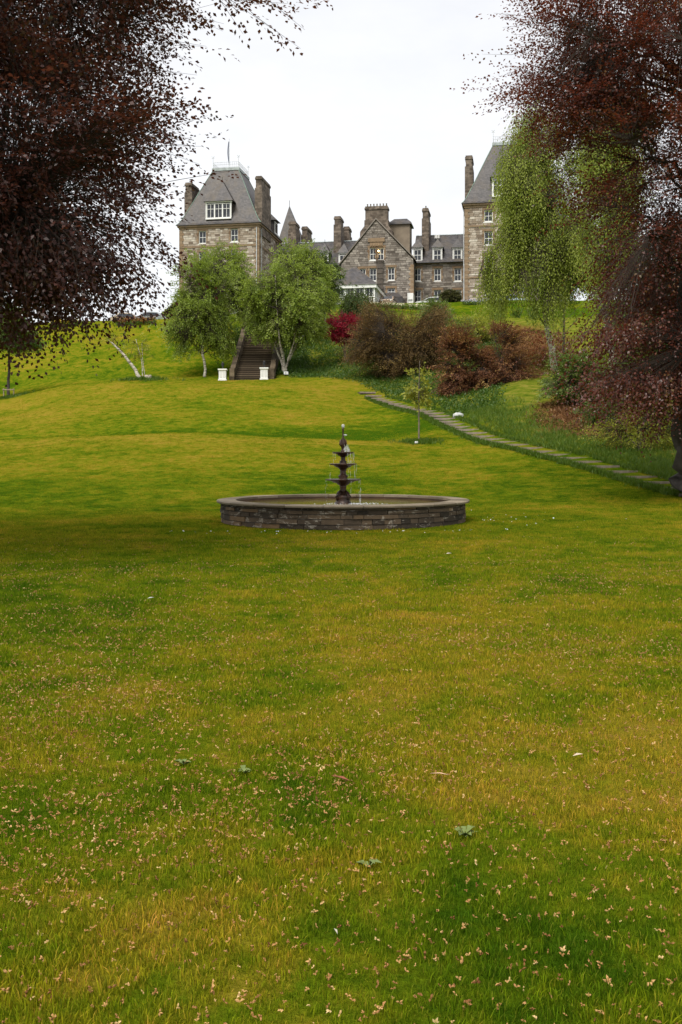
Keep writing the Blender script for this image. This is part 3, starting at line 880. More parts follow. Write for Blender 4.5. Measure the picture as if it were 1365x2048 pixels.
# big stack behind the gable
ca0, cz1 = hpx(731, 413, GB + 4); ca1 = ha(775.5, GB + 4)
chimney(ca0, ca1, GB + 4, GB + 5.4, gpz - 3.0, cz1, 7, hz(750, 440, GB + 4), 'a')
cs = MB().rings([[(ca0 - .8, GB + 3.8, gpz - 3.5), (ca1 + .8, GB + 3.8, gpz - 3.5), (ca1 + .8, GB + 5.6, gpz - 3.5), (ca0 - .8, GB + 5.6, gpz - 3.5)], [(ca0 - .75, GB + 3.85, hz(750, 463, GB + 4)), (ca1 + .75, GB + 3.85, hz(750, 463, GB + 4)), (ca1 + .75, GB + 5.5, hz(750, 463, GB + 4)), (ca0 - .75, GB + 5.5, hz(750, 463, GB + 4))],
                 [(ca0 - .13, GB + 3.87, hz(750, 452, GB + 4)), (ca1 + .13, GB + 3.87, hz(750, 452, GB + 4)), (ca1 + .13, GB + 5.53, hz(750, 452, GB + 4)), (ca0 - .13, GB + 5.53, hz(750, 452, GB + 4))]])
cs.build('chimney_base', M['chimney'], hotel)
# rendered lift tower
la0 = ha(781, GB + 6.5); la1 = ha(820, GB + 6.5); lz = hz(800, 449, GB + 6.5)
MB().box((la0, GB + 6.5, RE - 2), (la1, GB + 9.5, lz)).build('lift_tower', M['render'], hotel)['label'] = 'tan rendered lift tower behind the gable'
MB().rings([[(la0 - .3, GB + 6.2, lz + .005), (la1 + .3, GB + 6.2, lz + .005), (la1 + .3, GB + 9.8, lz + .005), (la0 - .3, GB + 9.8, lz + .005)], [(la0 - .25, GB + 6.25, lz + .25), (la1 + .25, GB + 6.25, lz + .25), (la1 + .25, GB + 9.75, lz + .25), (la0 - .25, GB + 9.75, lz + .25)], [(la0 + .5, GB + 7.2, lz + 1.0), (la1 - .5, GB + 7.2, lz + 1.0), (la1 - .5, GB + 8.8, lz + 1.0), (la0 + .5, GB + 8.8, lz + 1.0)]]).build('roof', M['slate'], hotel)['label'] = 'low hipped roof of the lift tower'

# ---- left range between left tower and gable
LB = 9.5
LE = hz(640, 534, LB); LR = hz(650, 484.5, LB + 5)
x0, x1 = T1 + .01, GA0 + .2
opM = []
for cx_ in (578, 612, 648, 676):
    a, z = hpx(cx_, 566, LB); opM.append((a - x0, z, 1.0, 1.8))
    opM.append((a - x0, z - 3.4, 1.0, 1.8))
opM = [o for o in opM if o[0] - .5 > .2 and o[0] + .5 < x1 - x0 - .2]
stone_wall((x0, LB), 0, x1 - x0, 18.5, LE, opM, M['stone_grey'], M['mortar_grey'], seed=31, label='grey rubble wall of the range beside the left tower')
wall_windows((x0, LB), 0, opM)
rf = MB()
rf.face([(x0, LB - .45, LE + .1), (x1 + 2, LB - .45, LE + .1), (x1 + 2, LB + 5, LR), (x0, LB + 5, LR)]).face([(x1 + 2, LB + 10.4, LE + .1), (x0, LB + 10.4, LE + .1), (x0, LB + 5, LR), (x1 + 2, LB + 5, LR)])
rf.face([(x0, LB - .45, LE + .1), (x0, LB + 5, LR), (x0, LB + 10.4, LE + .1)])
ro = rf.build('roof', M['slate'], hotel); ro['label'] = 'slate roof of the range beside the left tower'
MB().tube([(x0, LB + 5, LR + .02), (x1 + 2, LB + 5, LR + .02)], .1, 5).build('ridge', M['lead'], ro)
for cx_ in (612, 648.5, 687):
    a, z = hpx(cx_, 532, LB + .1)
    dormer(a, LB + .1, z, 1.12, hz(cx_, 510, LB + .1) - z, hz(cx_, 488, LB + 1.3), 2.0, 'sash', .22)
for (p0, yt, bb, wid, dep) in ((669.5, 432.5, 2.5, .9, 2.6), (688, 453, 6.5, .8, 2.2), (578.5, 443, 3.5, 1.0, 2.8), (604.5, 453, 7.0, .8, 3.6)):
    a0_ = ha(p0, LB + bb)
    chimney(a0_, a0_ + wid, LB + bb, LB + bb + dep, LE, hz(p0, yt, LB + bb), 0, hz(p0, yt + 17, LB + bb))
# pyramid turret roof far behind
tb = 20.0
ta, tz = hpx(579.6, 413, tb + 2); t0a = ha(552, tb); t1a = ha(606, tb); tz0 = hz(580, 489, tb)
MB().box((t0a + .3, tb, ZB), (t1a - .3, tb + 4, tz0)).build('turret', M['render'], hotel)
MB().rings([[(t0a - .1, tb - .3, tz0), (t1a + .1, tb - .3, tz0), (t1a + .1, tb + 4.3, tz0), (t0a - .1, tb + 4.3, tz0)], [(t0a + .4, tb + .2, tz0 + .9), (t1a - .4, tb + .2, tz0 + .9), (t1a - .4, tb + 3.8, tz0 + .9), (t0a + .4, tb + 3.8, tz0 + .9)], [(ta - .05, tb + 1.95, tz), (ta + .05, tb + 1.95, tz), (ta + .05, tb + 2.05, tz), (ta - .05, tb + 2.05, tz)]]).build('roof', M['slate'], hotel)['label'] = 'pointed pyramid roof of the rear turret'
MB().tube([(ta, tb + 2, tz), (ta, tb + 2, tz + 1.0)], .04, 5).build('finial', M['iron'], hotel)
# lean-to and white porch box at the foot of the gable
l0, l1 = ha(768, 1.5), ha(806, 1.5); lz1 = hz(785, 583, 3)
MB().rings([[(l0, .5, 20.0), (l1, .5, 20.0), (l1, 4.9, 20.0), (l0, 4.9, 20.0)], [(l0, .5, lz1 - 1.1), (l1, .5, lz1 - 1.1), (l1, 4.9, lz1 - 1.1), (l0, 4.9, lz1 - 1.1)], [(l0, 4.0, lz1), (l1 - 1.0, 4.0, lz1), (l1 - 1.0, 4.9, lz1), (l0, 4.9, lz1)]]).build('lean_to', M['slate'], hotel)['label'] = 'low slate lean-to at the foot of the gable'
p0, p1 = ha(815.5, 3.0), ha(827, 3.0); zt_ = hz(820, 586, 3.0)
pb = MB().box((p0, 3.0, 20.5), (p0 + .1, 4.9, zt_)).box((p1 - .1, 3.0, 20.5), (p1, 4.9, zt_)).box((p0 + .1, 3.05, zt_ - .9), (p1 - .1, 4.9, zt_ - .003)).box((p0 + .1, 3.2, 20.5), (p1 - .1, 4.9, zt_ - .903))
pb.build('porch', M['white'], hotel)['label'] = 'small white boarded porch'

# flagpole on the left tower
fp = empty('flagpole', (0, 0, 0), 0)
pxw = hotel.matrix_basis @ Vector((ha(459, 6.0), 6.0, 0))
fp.location = (pxw.x, pxw.y, ZT + .28)
top = EYE + (HY - 277) * pxw.y / F - (ZT + .28)
MB().tube([(0, 0, 0), (0, 0, top * .6), (0, 0, top)], [.055, .045, .025], 6).build('pole', M['pale_iron'], fp)
fl = MB(); rings = []
for k in range(9):
    t = k / 8; z = top * (.9 - .68 * t); w = .04 + .15 * math.sin(math.pi * (.12 + .86 * t)) ; ox = -.05 - .10 * math.sin(t * 3.3)
    rings.append([(ox - w * .55, -.08, z), (ox, -.14 + .05 * math.sin(6 * t), z), (ox + w * .3, -.02, z), (ox, .12, z)])
fl.rings(rings).build('flag', simple('blue_flag', (0.015, 0.03, 0.075), .8, .5, 4), fp)
tag(fp, 'flagpole with a limp dark blue flag on the left tower roof', 'flagpole')

# low slate roofed outbuilding left of the tower, only its roof slope shows over the crest
ob = empty('outbuilding', spot(345, 124) - Vector((0, 0, .2)), HA)
o_ = at(312, 634, 124) - Vector(ob.location); o2 = at(365, 598, 124) - Vector(ob.location)
MB().box((o_.x + .4, 0, -1), (o2.x + 4.5, 6, max(.6, o_.z - .1))).build('wall', M['stone_grey'], ob)
MB().rings([[(o_.x, -.3, o_.z - .2), (o_.x, 6.3, o_.z - .2), (o_.x + .05, 6.3, o_.z), (o_.x + .05, -.3, o_.z)], [(o2.x, -.3, o2.z), (o2.x, 6.3, o2.z), (o2.x, 6.3, o2.z + .2), (o2.x, -.3, o2.z + .2)], [(o2.x + 4.6, -.3, o_.z), (o2.x + 4.6, 6.3, o_.z), (o2.x + 4.6, 6.3, o_.z + .2), (o2.x + 4.6, -.3, o_.z + .2)]]).build('roof', M['slate'], ob)
tag(ob, 'low slate-roofed outbuilding peeping over the crest left of the tower', 'building')

# ------------------------------------------------------------------ pavilion with white posts
PD = 126.0
pv = empty('garden_pavilion', at(749, 606, PD), HA)
pv.location.z = gz(pv.location.x, PD) - .1
pzl = EYE + (HY - 569) * PD / F - pv.location.z      # eaves
pzp = EYE + (HY - 536) * (PD + 4.5) / F - pv.location.z
W_, Dp = 6.2, 8.6
MB().rings([[(-W_ - .4, -.4, pzl), (.4, -.4, pzl), (.4, Dp + .4, pzl), (-W_ - .4, Dp + .4, pzl)], [(-W_ - .35, -.35, pzl + .12), (.35, -.35, pzl + .12), (.35, Dp + .35, pzl + .12), (-W_ - .35, Dp + .35, pzl + .12)],
            [(-W_ * .5 - .2, 3.6, pzp), (-W_ * .5 + .2, 3.6, pzp), (-W_ * .5 + .2, 5.0, pzp), (-W_ * .5 - .2, 5.0, pzp)]]).build('roof', M['slate'], pv)
MB().box((-W_ - .3, -.3, pzl - .42), (.3, Dp + .3, pzl - .004)).build('fascia', M['white'], pv)
post = MB().box((-.09, -.09, 0), (.09, .09, pzl - .425)).mesh('post', M['white'])
for k in range(6): place(post, 'post', pv, (-W_ * k / 5, 0, 0))
for k in range(1, 7): place(post, 'post', pv, (0, Dp * k / 6, 0))
bal = MB()
for k in range(28): bal.box((-W_ * (k + .5) / 28 - .02, -.03, .12), (-W_ * (k + .5) / 28 + .02, .03, .95))
for k in range(36): bal.box((-.03, Dp * (k + .5) / 36 - .02, .12), (.03, Dp * (k + .5) / 36 + .02, .95))
bal.box((-W_, -.05, .952), (0, .05, 1.04)).box((-.05, .05, .952), (.05, Dp, 1.04))
bal.build('balustrade', M['white'], pv)
gp = MB().box((-W_ + .1, .12, 1.04), (-.12, .16, pzl - .25)).box((-.16, .17, 1.04), (-.12, Dp - .1, pzl - .25))
gp.build('glazing', M['glass'], pv)
gb = MB()
for k in range(15): gb.box((-W_ * (k + .5) / 15 - .03, .06, 1.05), (-W_ * (k + .5) / 15 + .03, .115, pzl - .25))
for k in range(20): gb.box((-.115, Dp * (k + .5) / 20 - .03, 1.05), (-.06, Dp * (k + .5) / 20 + .03, pzl - .25))
gb.build('glazing_bars', M['white'], pv)
MB().box((-W_ + .2, .25, -.2), (-.3, Dp - .2, .9)).build('floor_plinth', M['stone_grey'], pv)
tag(pv, 'hip-roofed garden pavilion with white posts and glazing before the gable', 'pavilion')

# ------------------------------------------------------------------ parked cars on the terrace
def car(px, D, rz, paint, label, dz=0.0):
    p = spot(px, D)
    c = empty('parked_car', (p.x, p.y, p.z + dz), rz)
    pm = simple('car_paint', paint, .3, .06, 1.0, .5)
    prof = [(-2.1, .35), (-2.12, .7), (-2.0, .86), (-1.15, .95), (-.45, 1.42), (.2, 1.5), (1.1, 1.45), (1.75, 1.0), (2.05, .92), (2.1, .4)]
    b = MB(); ring = []
    for s, ins in ((-.82, .0), (-.84, 0), (.84, 0), (.82, 0)):
        ring.append([(x, s * (1 - (.17 if z > 1.2 else 0)), z) for x, z in prof])
    b.rings(ring).build('body', pm, c)
    for s in (-1, 1):
        g = MB().face([(-.95, s * .835, 1.0), (1.45, s * .835, 1.0), (1.0, s * .72, 1.38), (-.4, s * .72, 1.38)])
        g.build('side_window', M['glass'], c)
        MB().box((-2.14, s * .62 - .15, .62), (-2.05, s * .62 + .15, .78)).build('headlight', M['white'], c)
    MB().face([(-1.12, -.7, .985), (-1.12, .7, .985), (-.5, .62, 1.41), (-.5, -.62, 1.41)]).build('windscreen', M['glass'], c)
    MB().face([(1.72, -.7, 1.05), (1.72, .7, 1.05), (1.15, .62, 1.44), (1.15, -.62, 1.44)]).build('rear_window', M['glass'], c)
    wh = MB()
    rs = []
    for y, r in ((-.1, .24), (-.1, .32), (.1, .32), (.1, .24)):
        rs.append([(r * math.cos(2 * math.pi * k / 14), y, .32 + r * math.sin(2 * math.pi * k / 14)) for k in range(14)])
    wm = wh.rings(rs).mesh('wheel', M['iron'])
    for x in (-1.3, 1.3):
        for s in (-1, 1): place(wm, 'wheel', c, (x, s * .78, 0))
    tag(c, label, 'car', 'cars parked along the terrace')
    return c
car(1022, 131.5, R(172), (.42, .5, .55), 'pale blue-silver car parked before the right tower')
car(988, 133.5, R(8), (.02, .035, .03), 'dark car parked before the right tower')
car(863, 132, R(0), (.7, .7, .7), 'white car parked beside the clipped round bush')
car(297, 120, R(12), (.32, .34, .36), 'grey car whose roof shows over the left crest', -.15)
car(258, 120, R(185), (.45, .36, .26), 'beige car whose roof shows over the left crest', -.25)
car(777, 131.5, R(80), (.36, .26, .18), 'tan car parked beside the pavilion')

# ------------------------------------------------------------------ fountain pool
FX, FY = 0.05, 24.0
pool = empty('fountain_pool', (FX, FY, 0))
tag(pool, 'round stone fountain pool with dark stained wall and pale coping', 'fountain pool')
RO, RI, PH = 2.93, 2.62, 0.53
m = mat_stones('pool_wall_stone', [(0, (0.028, 0.022, 0.016)), (0.35, (0.07, 0.052, 0.036)), (0.65, (0.12, 0.085, 0.055)), (0.85, (0.2, 0.125, 0.062)), (1, (0.3, 0.21, 0.13))], stain=.35)
pt = m.node_tree; pb_ = pt.nodes['Principled BSDF']; src = pb_.inputs['Base Color'].links[0].from_socket
hm_ = Mat.__new__(Mat); hm_.m, hm_.t, hm_.b = m, pt, pb_
lz_ = hm_.ramp(hm_.noise(hm_.pos((1.4, 1.4, 3.2)), 2.6, 8, .72, .6), [(.56, 0.0), (.61, .75), (.66, .1), (.72, .8)])
hm_.color(hm_.mix(lz_, src, (.38, .34, .28)))
mm = Mat('pool_mortar', .95, .2)
pn = mm.noise(mm.pos(), 3.2, 6, .7)
mm.color(mm.ramp(pn, [(.4, (.04, .034, .028)), (.6, (.12, .1, .08)), (.72, (.5, .48, .45))]))
seg = 72
core = MB()
def ring_(r, z): return [(r * math.cos(2 * math.pi * k / seg), r * math.sin(2 * math.pi * k / seg), z) for k in range(seg)]
core.rings([ring_(RO - .03, -.2), ring_(RO - .03, PH)], cap=False)
core.build('mortar_core', mm.m, pool)
inner = MB().rings([ring_(RI, PH), ring_(RI, .05)], cap=False)
inner.build('inner_lining', simple('wet_brown_lining', (.13, .075, .045), .5, .5, 2.5), pool)
MB().face(ring_(RI, .052)).build('pool_floor', simple('algae_floor', (.07, .055, .015), .8, .3, 1.5), pool)
# wall stones: single pieces over the half that faces the lawn, the far half joined
rr = random.Random(5)
rest = MB()
z = -.06; nst = 0
courses = [.125, .105, .12, .1, .085, .06]
white_lime = []
for ci, ch in enumerate(courses):
    a = rr.uniform(0, .2); a_end = a + 2 * math.pi
    while a < a_end - .02:
        w = rr.choice([.22, .32, .42, .55, .7]) * rr.uniform(.8, 1.15) / RO
        a2 = min(a + w, a_end)
        if a_end - a2 < .05: a2 = a_end
        g = .007 / RO
        r1 = RO + rr.uniform(-.012, .02); r0 = RO - .06
        tgt = MB(); 
        tgt.cur = min(1, max(0, rr.gauss(.42, .25)))
        n = max(1, int((a2 - a) * 14)); rings = []
        for k in range(n + 1):
            t = a + g + (a2 - a - 2 * g) * k / n; cs, sn = math.cos(t), math.sin(t)
            j0, j1 = rr.uniform(0, .006), rr.uniform(0, .006)
            rings.append([(r0 * cs, r0 * sn, z + .006), (r1 * cs, r1 * sn, z + .006 + j0), ((r1 - .008) * cs, (r1 - .008) * sn, z + ch - .007 - j1), (r0 * cs, r0 * sn, z + ch - .007)])
        mid = ((a + a2) / 2) % (2 * math.pi)
        front = math.sin(mid) < 0.12
        if front:
            tgt.rings(rings); tgt.build('stone', m, pool); nst += 1
        else:
            rest.cur = tgt.cur; rest.rings(rings)
        a = a2
    z += ch
ro_ = rest.build('stonework', m, pool); ro_['kind'] = 'stuff'
cm = mat_stones('coping_stone', [(0, (.11, .088, .06)), (.5, (.19, .155, .11)), (1, (.28, .235, .175))], stain=.35)
ncp = 22
for k in range(ncp):
    a0, a1 = 2 * math.pi * k / ncp + .002, 2 * math.pi * (k + 1) / ncp - .002
    c = MB(); c.cur = rr.uniform(.2, .9); rings = []
    hz0 = rr.uniform(-.004, .004)
    for j in range(6):
        t = a0 + (a1 - a0) * j / 5; cs, sn = math.cos(t), math.sin(t)
        rings.append([((RI - .04) * cs, (RI - .04) * sn, PH + .002), ((RO + .09) * cs, (RO + .09) * sn, PH + .002), ((RO + .1) * cs, (RO + .1) * sn, PH + .035), ((RO + .085) * cs, (RO + .085) * sn, PH + .052 + hz0), ((RI - .04) * cs, (RI - .04) * sn, PH + .055 + hz0)])
    c.rings(rings).build('coping_stone', cm, pool)
# water
wm_ = Mat('pool_water', .05, .5)
wm_.color((.14, .11, .015)); wm_.b.inputs['Transmission Weight'].default_value = .25; wm_.b.inputs['IOR'].default_value = 1.33
wv = wm_.noise(wm_.pos(), 7.0, 4, .6)
wm_.bump(wv, .25, .02)
WZ = .48
wmesh = MB()
rs = [[(r * math.cos(2 * math.pi * k / 60), r * math.sin(2 * math.pi * k / 60), 0) for k in range(60)] for r in (.05, .6, 1.2, 1.9, RI - .004)]
wmesh.rings(rs, cap=False)
wo = wmesh.build('pool_water', wm_.m, None, True, (FX, FY, WZ)); tag(wo, 'murky olive water inside the fountain pool', 'water', kind='structure')

# ---- tiered fountain
tf = empty('tiered_fountain', (FX - .0, FY, .3))
tag(tf, 'three-tiered rusty iron fountain with spouting figure in the pool', 'fountain')
im = Mat('rusty_wet_iron', .35, .5)
nz = im.noise(im.pos(), 6, 6, .7); n2 = im.noise(im.pos((1, 1, .3)), 4, 4)
c = im.ramp(nz, [(.3, (.018, .011, .008)), (.55, (.055, .025, .014)), (.75, (.12, .05, .022))])
c = im.mix(im.ramp(n2, [(.55, 0.0), (.7, .6)]), c, (.03, .03, .028))
im.color(c); im.b.inputs['Metallic'].default_value = .25; im.bump(nz, .4, .01)
zo = .3
def P(prof): return [(r, z_ - zo) for r, z_ in prof]
MB().lathe(P([(.19, .3), (.2, .5), (.17, .52), (.165, .6), (.185, .64), (.15, .69), (.1, .72), (.085, .76)]), n=20, wob=.08, lobes=8).build('base', im.m, tf, True)
for k in range(4):      # curling fish on the base
    a = k * math.pi / 2 + .6
    pts = [(.13 * math.cos(a), .13 * math.sin(a), .26), (.2 * math.cos(a + .15), .2 * math.sin(a + .15), .34), (.15 * math.cos(a + .3), .15 * math.sin(a + .3), .43), (.08 * math.cos(a + .35), .08 * math.sin(a + .35), .5)]
    MB().tube(pts, [.05, .055, .035, .012], 7).build('fish_figure', im.m, tf, True)
MB().lathe(P([(.085, .755), (.075, .8), (.08, .88), (.09, .92)]), n=16).build('stem', im.m, tf, True)
MB().lathe(P([(.09, .918), (.14, .94), (.16, .97), (.25, .99), (.28, 1.02), (.40, 1.035), (.43, 1.05), (.435, 1.065), (.42, 1.068), (.36, 1.052), (.12, 1.045)]), n=48, wob=-.05, lobes=16).build('bowl', im.m, tf, True)
MB().lathe(P([(.11, 1.04), (.115, 1.07), (.09, 1.09), (.12, 1.13), (.115, 1.15), (.075, 1.18), (.07, 1.24), (.078, 1.3)]), n=20, wob=.05, lobes=8).build('stem', im.m, tf, True)
MB().lathe(P([(.075, 1.298), (.1, 1.32), (.13, 1.345), (.2, 1.37), (.22, 1.395), (.31, 1.41), (.33, 1.43), (.32, 1.442), (.27, 1.432), (.1, 1.425)]), n=40, wob=-.05, lobes=14).build('bowl', im.m, tf, True)
MB().lathe(P([(.09, 1.42), (.095, 1.45), (.075, 1.46), (.092, 1.49), (.055, 1.52), (.052, 1.57), (.06, 1.6)]), n=18, wob=.05, lobes=8).build('stem', im.m, tf, True)
MB().lathe(P([(.058, 1.598), (.075, 1.615), (.13, 1.64), (.15, 1.665), (.24, 1.685), (.262, 1.71), (.255, 1.722), (.2, 1.712), (.07, 1.705)]), n=36, wob=-.05, lobes=12).build('bowl', im.m, tf, True)
# finial: bird-like figure with long raised neck
MB().lathe(P([(.06, 1.7), (.055, 1.74), (.035, 1.77), (.04, 1.82), (.055, 1.86), (.06, 1.91), (.052, 1.96), (.035, 2.02), (.02, 2.08), (.018, 2.2), (.024, 2.26), (.02, 2.31)]), n=14, wob=.1, lobes=5).build('spout_figure', im.m, tf, True)
for s in (-1, 1):
    MB().tube([(s * .02, .0, 1.84 - zo), (s * .065, -.02, 1.9 - zo), (s * .06, 0, 1.99 - zo), (s * .02, 0, 2.05 - zo)], [.02, .035, .025, .006], 7).build('wing', im.m, tf, True)
wf = Mat('falling_water', .15, .6); wf.color((.8, .82, .84)); wf.b.inputs['Transmission Weight'].default_value = .35
wf.b.inputs['Alpha'].default_value = .75
MB().lathe([(.004, -.045), (.03, -.035), (.038, 0), (.03, .035), (.004, .045)], (0, 0, 2.345 - zo), 12).build('water_bubble', wf.m, tf, True)
MB().lathe([(.004, -.022), (.045, -.012), (.045, .008), (.004, .02)], (.055, -.01, 2.13 - zo), 10).build('water_bubble', wf.m, tf, True)
ws = MB(); r2 = random.Random(3)
def strands(rr_, z1, z0, n, arc, thick):
    for _ in range(n):
        a = arc[0] + (arc[1] - arc[0]) * r2.random()
        zt = z1
        x, y = rr_ * math.cos(a), rr_ * math.sin(a)
        while zt > z0 + .03:
            ln = r2.uniform(.04, .16)
            if r2.random() < .72:
                ws.tube([(x + r2.uniform(-.006, .006), y, zt), (x + r2.uniform(-.012, .012), y + r2.uniform(-.01, .01), max(z0, zt - ln))], [thick * r2.uniform(.5, 1.2), thick * .4], 4)
            zt -= ln + r2.uniform(.02, .1)
strands(.262, 1.7 - zo, 1.43 - zo, 13, (-1.3, .7), .004)
strands(.255, 1.7 - zo, 1.43 - zo, 2, (2.6, 4.0), .003)
strands(.325, 1.42 - zo, 1.06 - zo, 9, (-1.3, .7), .0035)
strands(.33, 1.42 - zo, 1.06 - zo, 2, (2.6, 4.0), .003)
strands(.43, 1.04 - zo, WZ - zo, 8, (-1.2, .7), .0035)
strands(.43, 1.04 - zo, WZ - zo, 2, (2.4, 4.0), .003)
for k in range(26):
    a = r2.uniform(-1.2, .8); rr_ = r2.uniform(.03, .16); zb = 1.725 - zo
    ws.tube([(rr_ * math.cos(a), rr_ * math.sin(a), zb + r2.uniform(.02, .2)), (rr_ * math.cos(a) * 1.1, rr_ * math.sin(a), zb)], [.003, .006], 4)
w_ = ws.build('water_streams', wf.m, tf); w_['kind'] = 'stuff'
foam = MB()
for k in range(170):
    a = r2.uniform(0, 6.28); d = abs(r2.gauss(0, .5)); x, y = .25 + .9 * d * math.cos(a), .55 * d * math.sin(a) - .1
    s = r2.uniform(.006, .022)
    foam.lathe([(s, 0), (s * .8, s * .35), (s * .2, s * .5)], (x, y, WZ - zo + .002), 6)
fo = foam.build('foam', wf.m, tf); fo['kind'] = 'stuff'

# ------------------------------------------------------------------ garden stairs with rubble balustrades
stairs = empty('garden_stairs', (STX, ST_Y0, ST_Z0 - .3))
tag(stairs, 'long flight of mossy stone steps climbing between the birches', 'stairs')
tread = mat_stones('mossy_step_stone', [(0, (.06, .045, .03)), (.5, (.12, .09, .06)), (1, (.19, .15, .10))], stain=.4)
NS = 44
dy, dz = (ST_Y1 - ST_Y0) / NS, (ST_Z1 - ST_Z0) / NS
sm_ = []
for v in range(4):
    b = MB(); b.cur = .2 + .2 * v
    b.box((-1.52, -.04, dz - .07), (1.52, dy + .04, dz)); b.cur = .05
    b.box((-1.5, 0, -.25), (1.5, dy + .03, dz - .073))
    sm_.append(b.mesh('step', tread))
for k in range(NS): place(sm_[(k * 7) % 4], 'step', stairs, (0, dy * k, .3 + dz * k))
for s, label in ((-1, 'left rubble parapet of the stairs'), (1, 'right rubble parapet of the stairs')):
    b = MB(); rr2 = random.Random(9 + s)
    sl = (ST_Z1 - ST_Z0) / (ST_Y1 - ST_Y0)
    LEN = ST_Y1 - ST_Y0
    y = -.6
    while y < LEN:
        ln = rr2.uniform(.4, .75); y1 = min(y + ln, LEN)
        for lv in range(4):
            hh0, hh1 = -.5 + lv * .36, -.5 + (lv + 1) * .36
            jig = rr2.uniform(0, .05); b.cur = rr2.random()
            xa, xb = sorted((s * (1.52 + .0), s * (1.92 + jig)))
            za, zb = .3 + max(y, 0) * sl, .3 + max(y1, 0) * sl
            b.rings([[(xa, y + .01, za + hh0 + .01), (xb, y + .01, za + hh0 + .01), (xb, y + .01, za + hh1), (xa, y + .01, za + hh1)], [(xa, y1 - .01, zb + hh0 + .01), (xb, y1 - .01, zb + hh0 + .01), (xb, y1 - .01, zb + hh1), (xa, y1 - .01, zb + hh1)]])
        y = y1
    b.build('parapet', tread, stairs)['label'] = label
def pillar(px, py, D, h, label):
    p = at(px, py, D); p.z = gz(p.x, p.y) - .03
    t = empty('gate_pillar', p)
    w = .31
    MB().box((-w - .05, -w - .05, 0), (w + .05, w + .05, .12)).build('plinth', M['white'], t)
    MB().box((-w, -w, .123), (w, w, h - .12)).build('shaft', M['white'], t)
    MB().box((-w - .07, -w - .07, h - .117), (w + .07, w + .07, h)).build('cap', M['white'], t)
    for s in (-1, 1): MB().box((s * .15 - .1, -w - .012, .25), (s * .15 + .1, -w - .003, h - .25)).build('panel', simple('panel_white', (.66, .66, .65), .5, .05), t)
    l = MB().lathe([(.1, 0), (.05, .06), (.04, .2), (.09, .24), (.14, .5), (.05, .56), (.02, .66)], (0, 0, h + .002), 8)
    l.build('lantern', M['iron'], t)
    tag(t, label, 'pillar')
pillar(446, 757, 86.2, 1.02, 'white square pillar with lantern left of the stairs foot')
pillar(529, 757, 86.2, 1.06, 'white square pillar with lantern right of the stairs foot')

# ------------------------------------------------------------------ stepped path up the bank
gp_ = empty('garden_path', (0, 0, 0)); tag(gp_, kind='structure')
gravel = simple('path_gravel', (.085, .065, .048), .95, .3, 9, bump=.4)
riser = simple('sleeper_riser', (.27, .22, .175), .9, .3, 5, bump=.3)
seglen = np.concatenate([[0], np.cumsum(np.hypot(np.diff(PXY[:, 0]), np.diff(PXY[:, 1])))])
def pxy(s): return np.interp(s, seglen, PXY[:, 0]), np.interp(s, seglen, PXY[:, 1])
tr_me = []
for v in range(3):
    b = MB()
    b.box((-.58 + .03 * v, -.02, -.5), (.58 - .02 * v, 1.62, -.012)); tr_me.append(b.mesh('step', gravel))
rs_me = MB().box((-.62, -.1, -.12), (.62, .0, .0)).mesh('step_riser', riser)
s = 0.0; k = 0
while pxy(s)[1] < 76.5:
    run = 1.45
    x0, y0 = pxy(s); x1, y1 = pxy(s + run)
    z0, z1 = gz(x0, y0), gz(x1, y1)
    ang = math.atan2(y1 - y0, x1 - x0) - math.pi / 2
    o = place(tr_me[k % 3], 'step', gp_, (float(x0), float(y0), (z0 * .5 + z1 * .5) + .0), ang)
    place(rs_me, 'step_riser', o, (0, -.001, .003))
    s += run; k += 1

# ------------------------------------------------------------------ trees and shrubs
def unit(v): return v / np.maximum(np.linalg.norm(v, axis=-1, keepdims=True), 1e-9)

def leaf_arrays(base, d, n, Ln, Wd, fold=.12):
    s = unit(np.cross(d, n)); n = np.cross(s, d)
    Ln = Ln[:, None]; Wd = Wd[:, None]
    v0 = base
    v1 = base + d * Ln * .48 + s * Wd * .5 + n * Wd * fold
    v2 = base + d * Ln - n * Ln * .08
    v3 = base + d * Ln * .48 - s * Wd * .5 + n * Wd * fold
    V = np.stack([v0, v1, v2, v3], 1).reshape(-1, 3)
    Q = np.arange(len(V)).reshape(-1, 4)
    return V, Q

def crown_mesh(name, base, d, n, Ln, Wd, val, mat):
    V, Q = leaf_arrays(base, d, n, Ln, Wd)
    return fast_mesh(name, V, Q, mat, {'rnd': ('FACE', np.clip(val, 0, 1))})

def sample_crown(ells, N, g, shell=2.2, clump=0, csig=(.5, .5, .3)):
    vol = np.array([e[3] * e[4] * e[5] for e in ells]) ** .82
    pick = g.choice(len(ells), N, p=vol / vol.sum())
    E = np.array(ells)[pick]
    v = unit(g.normal(size=(N, 3))); r = g.random(N) ** (1 / shell)
    return E[:, :3] + v * r[:, None] * E[:, 3:6], pick

def clumped(ells, N, g, ncl, csig, shell=2.2):
    C, _ = sample_crown(ells, ncl, g, shell)
    w = g.random(ncl) + .25
    i = g.choice(ncl, N, p=w / w.sum())
    cv = g.random(ncl)
    return C[i] + g.normal(size=(N, 3)) * np.array(csig), cv[i]

def bez(p0, p1, p2, n):
    t = np.linspace(0, 1, n)[:, None]
    return (1 - t) ** 2 * p0 + 2 * t * (1 - t) * p1 + t * t * p2

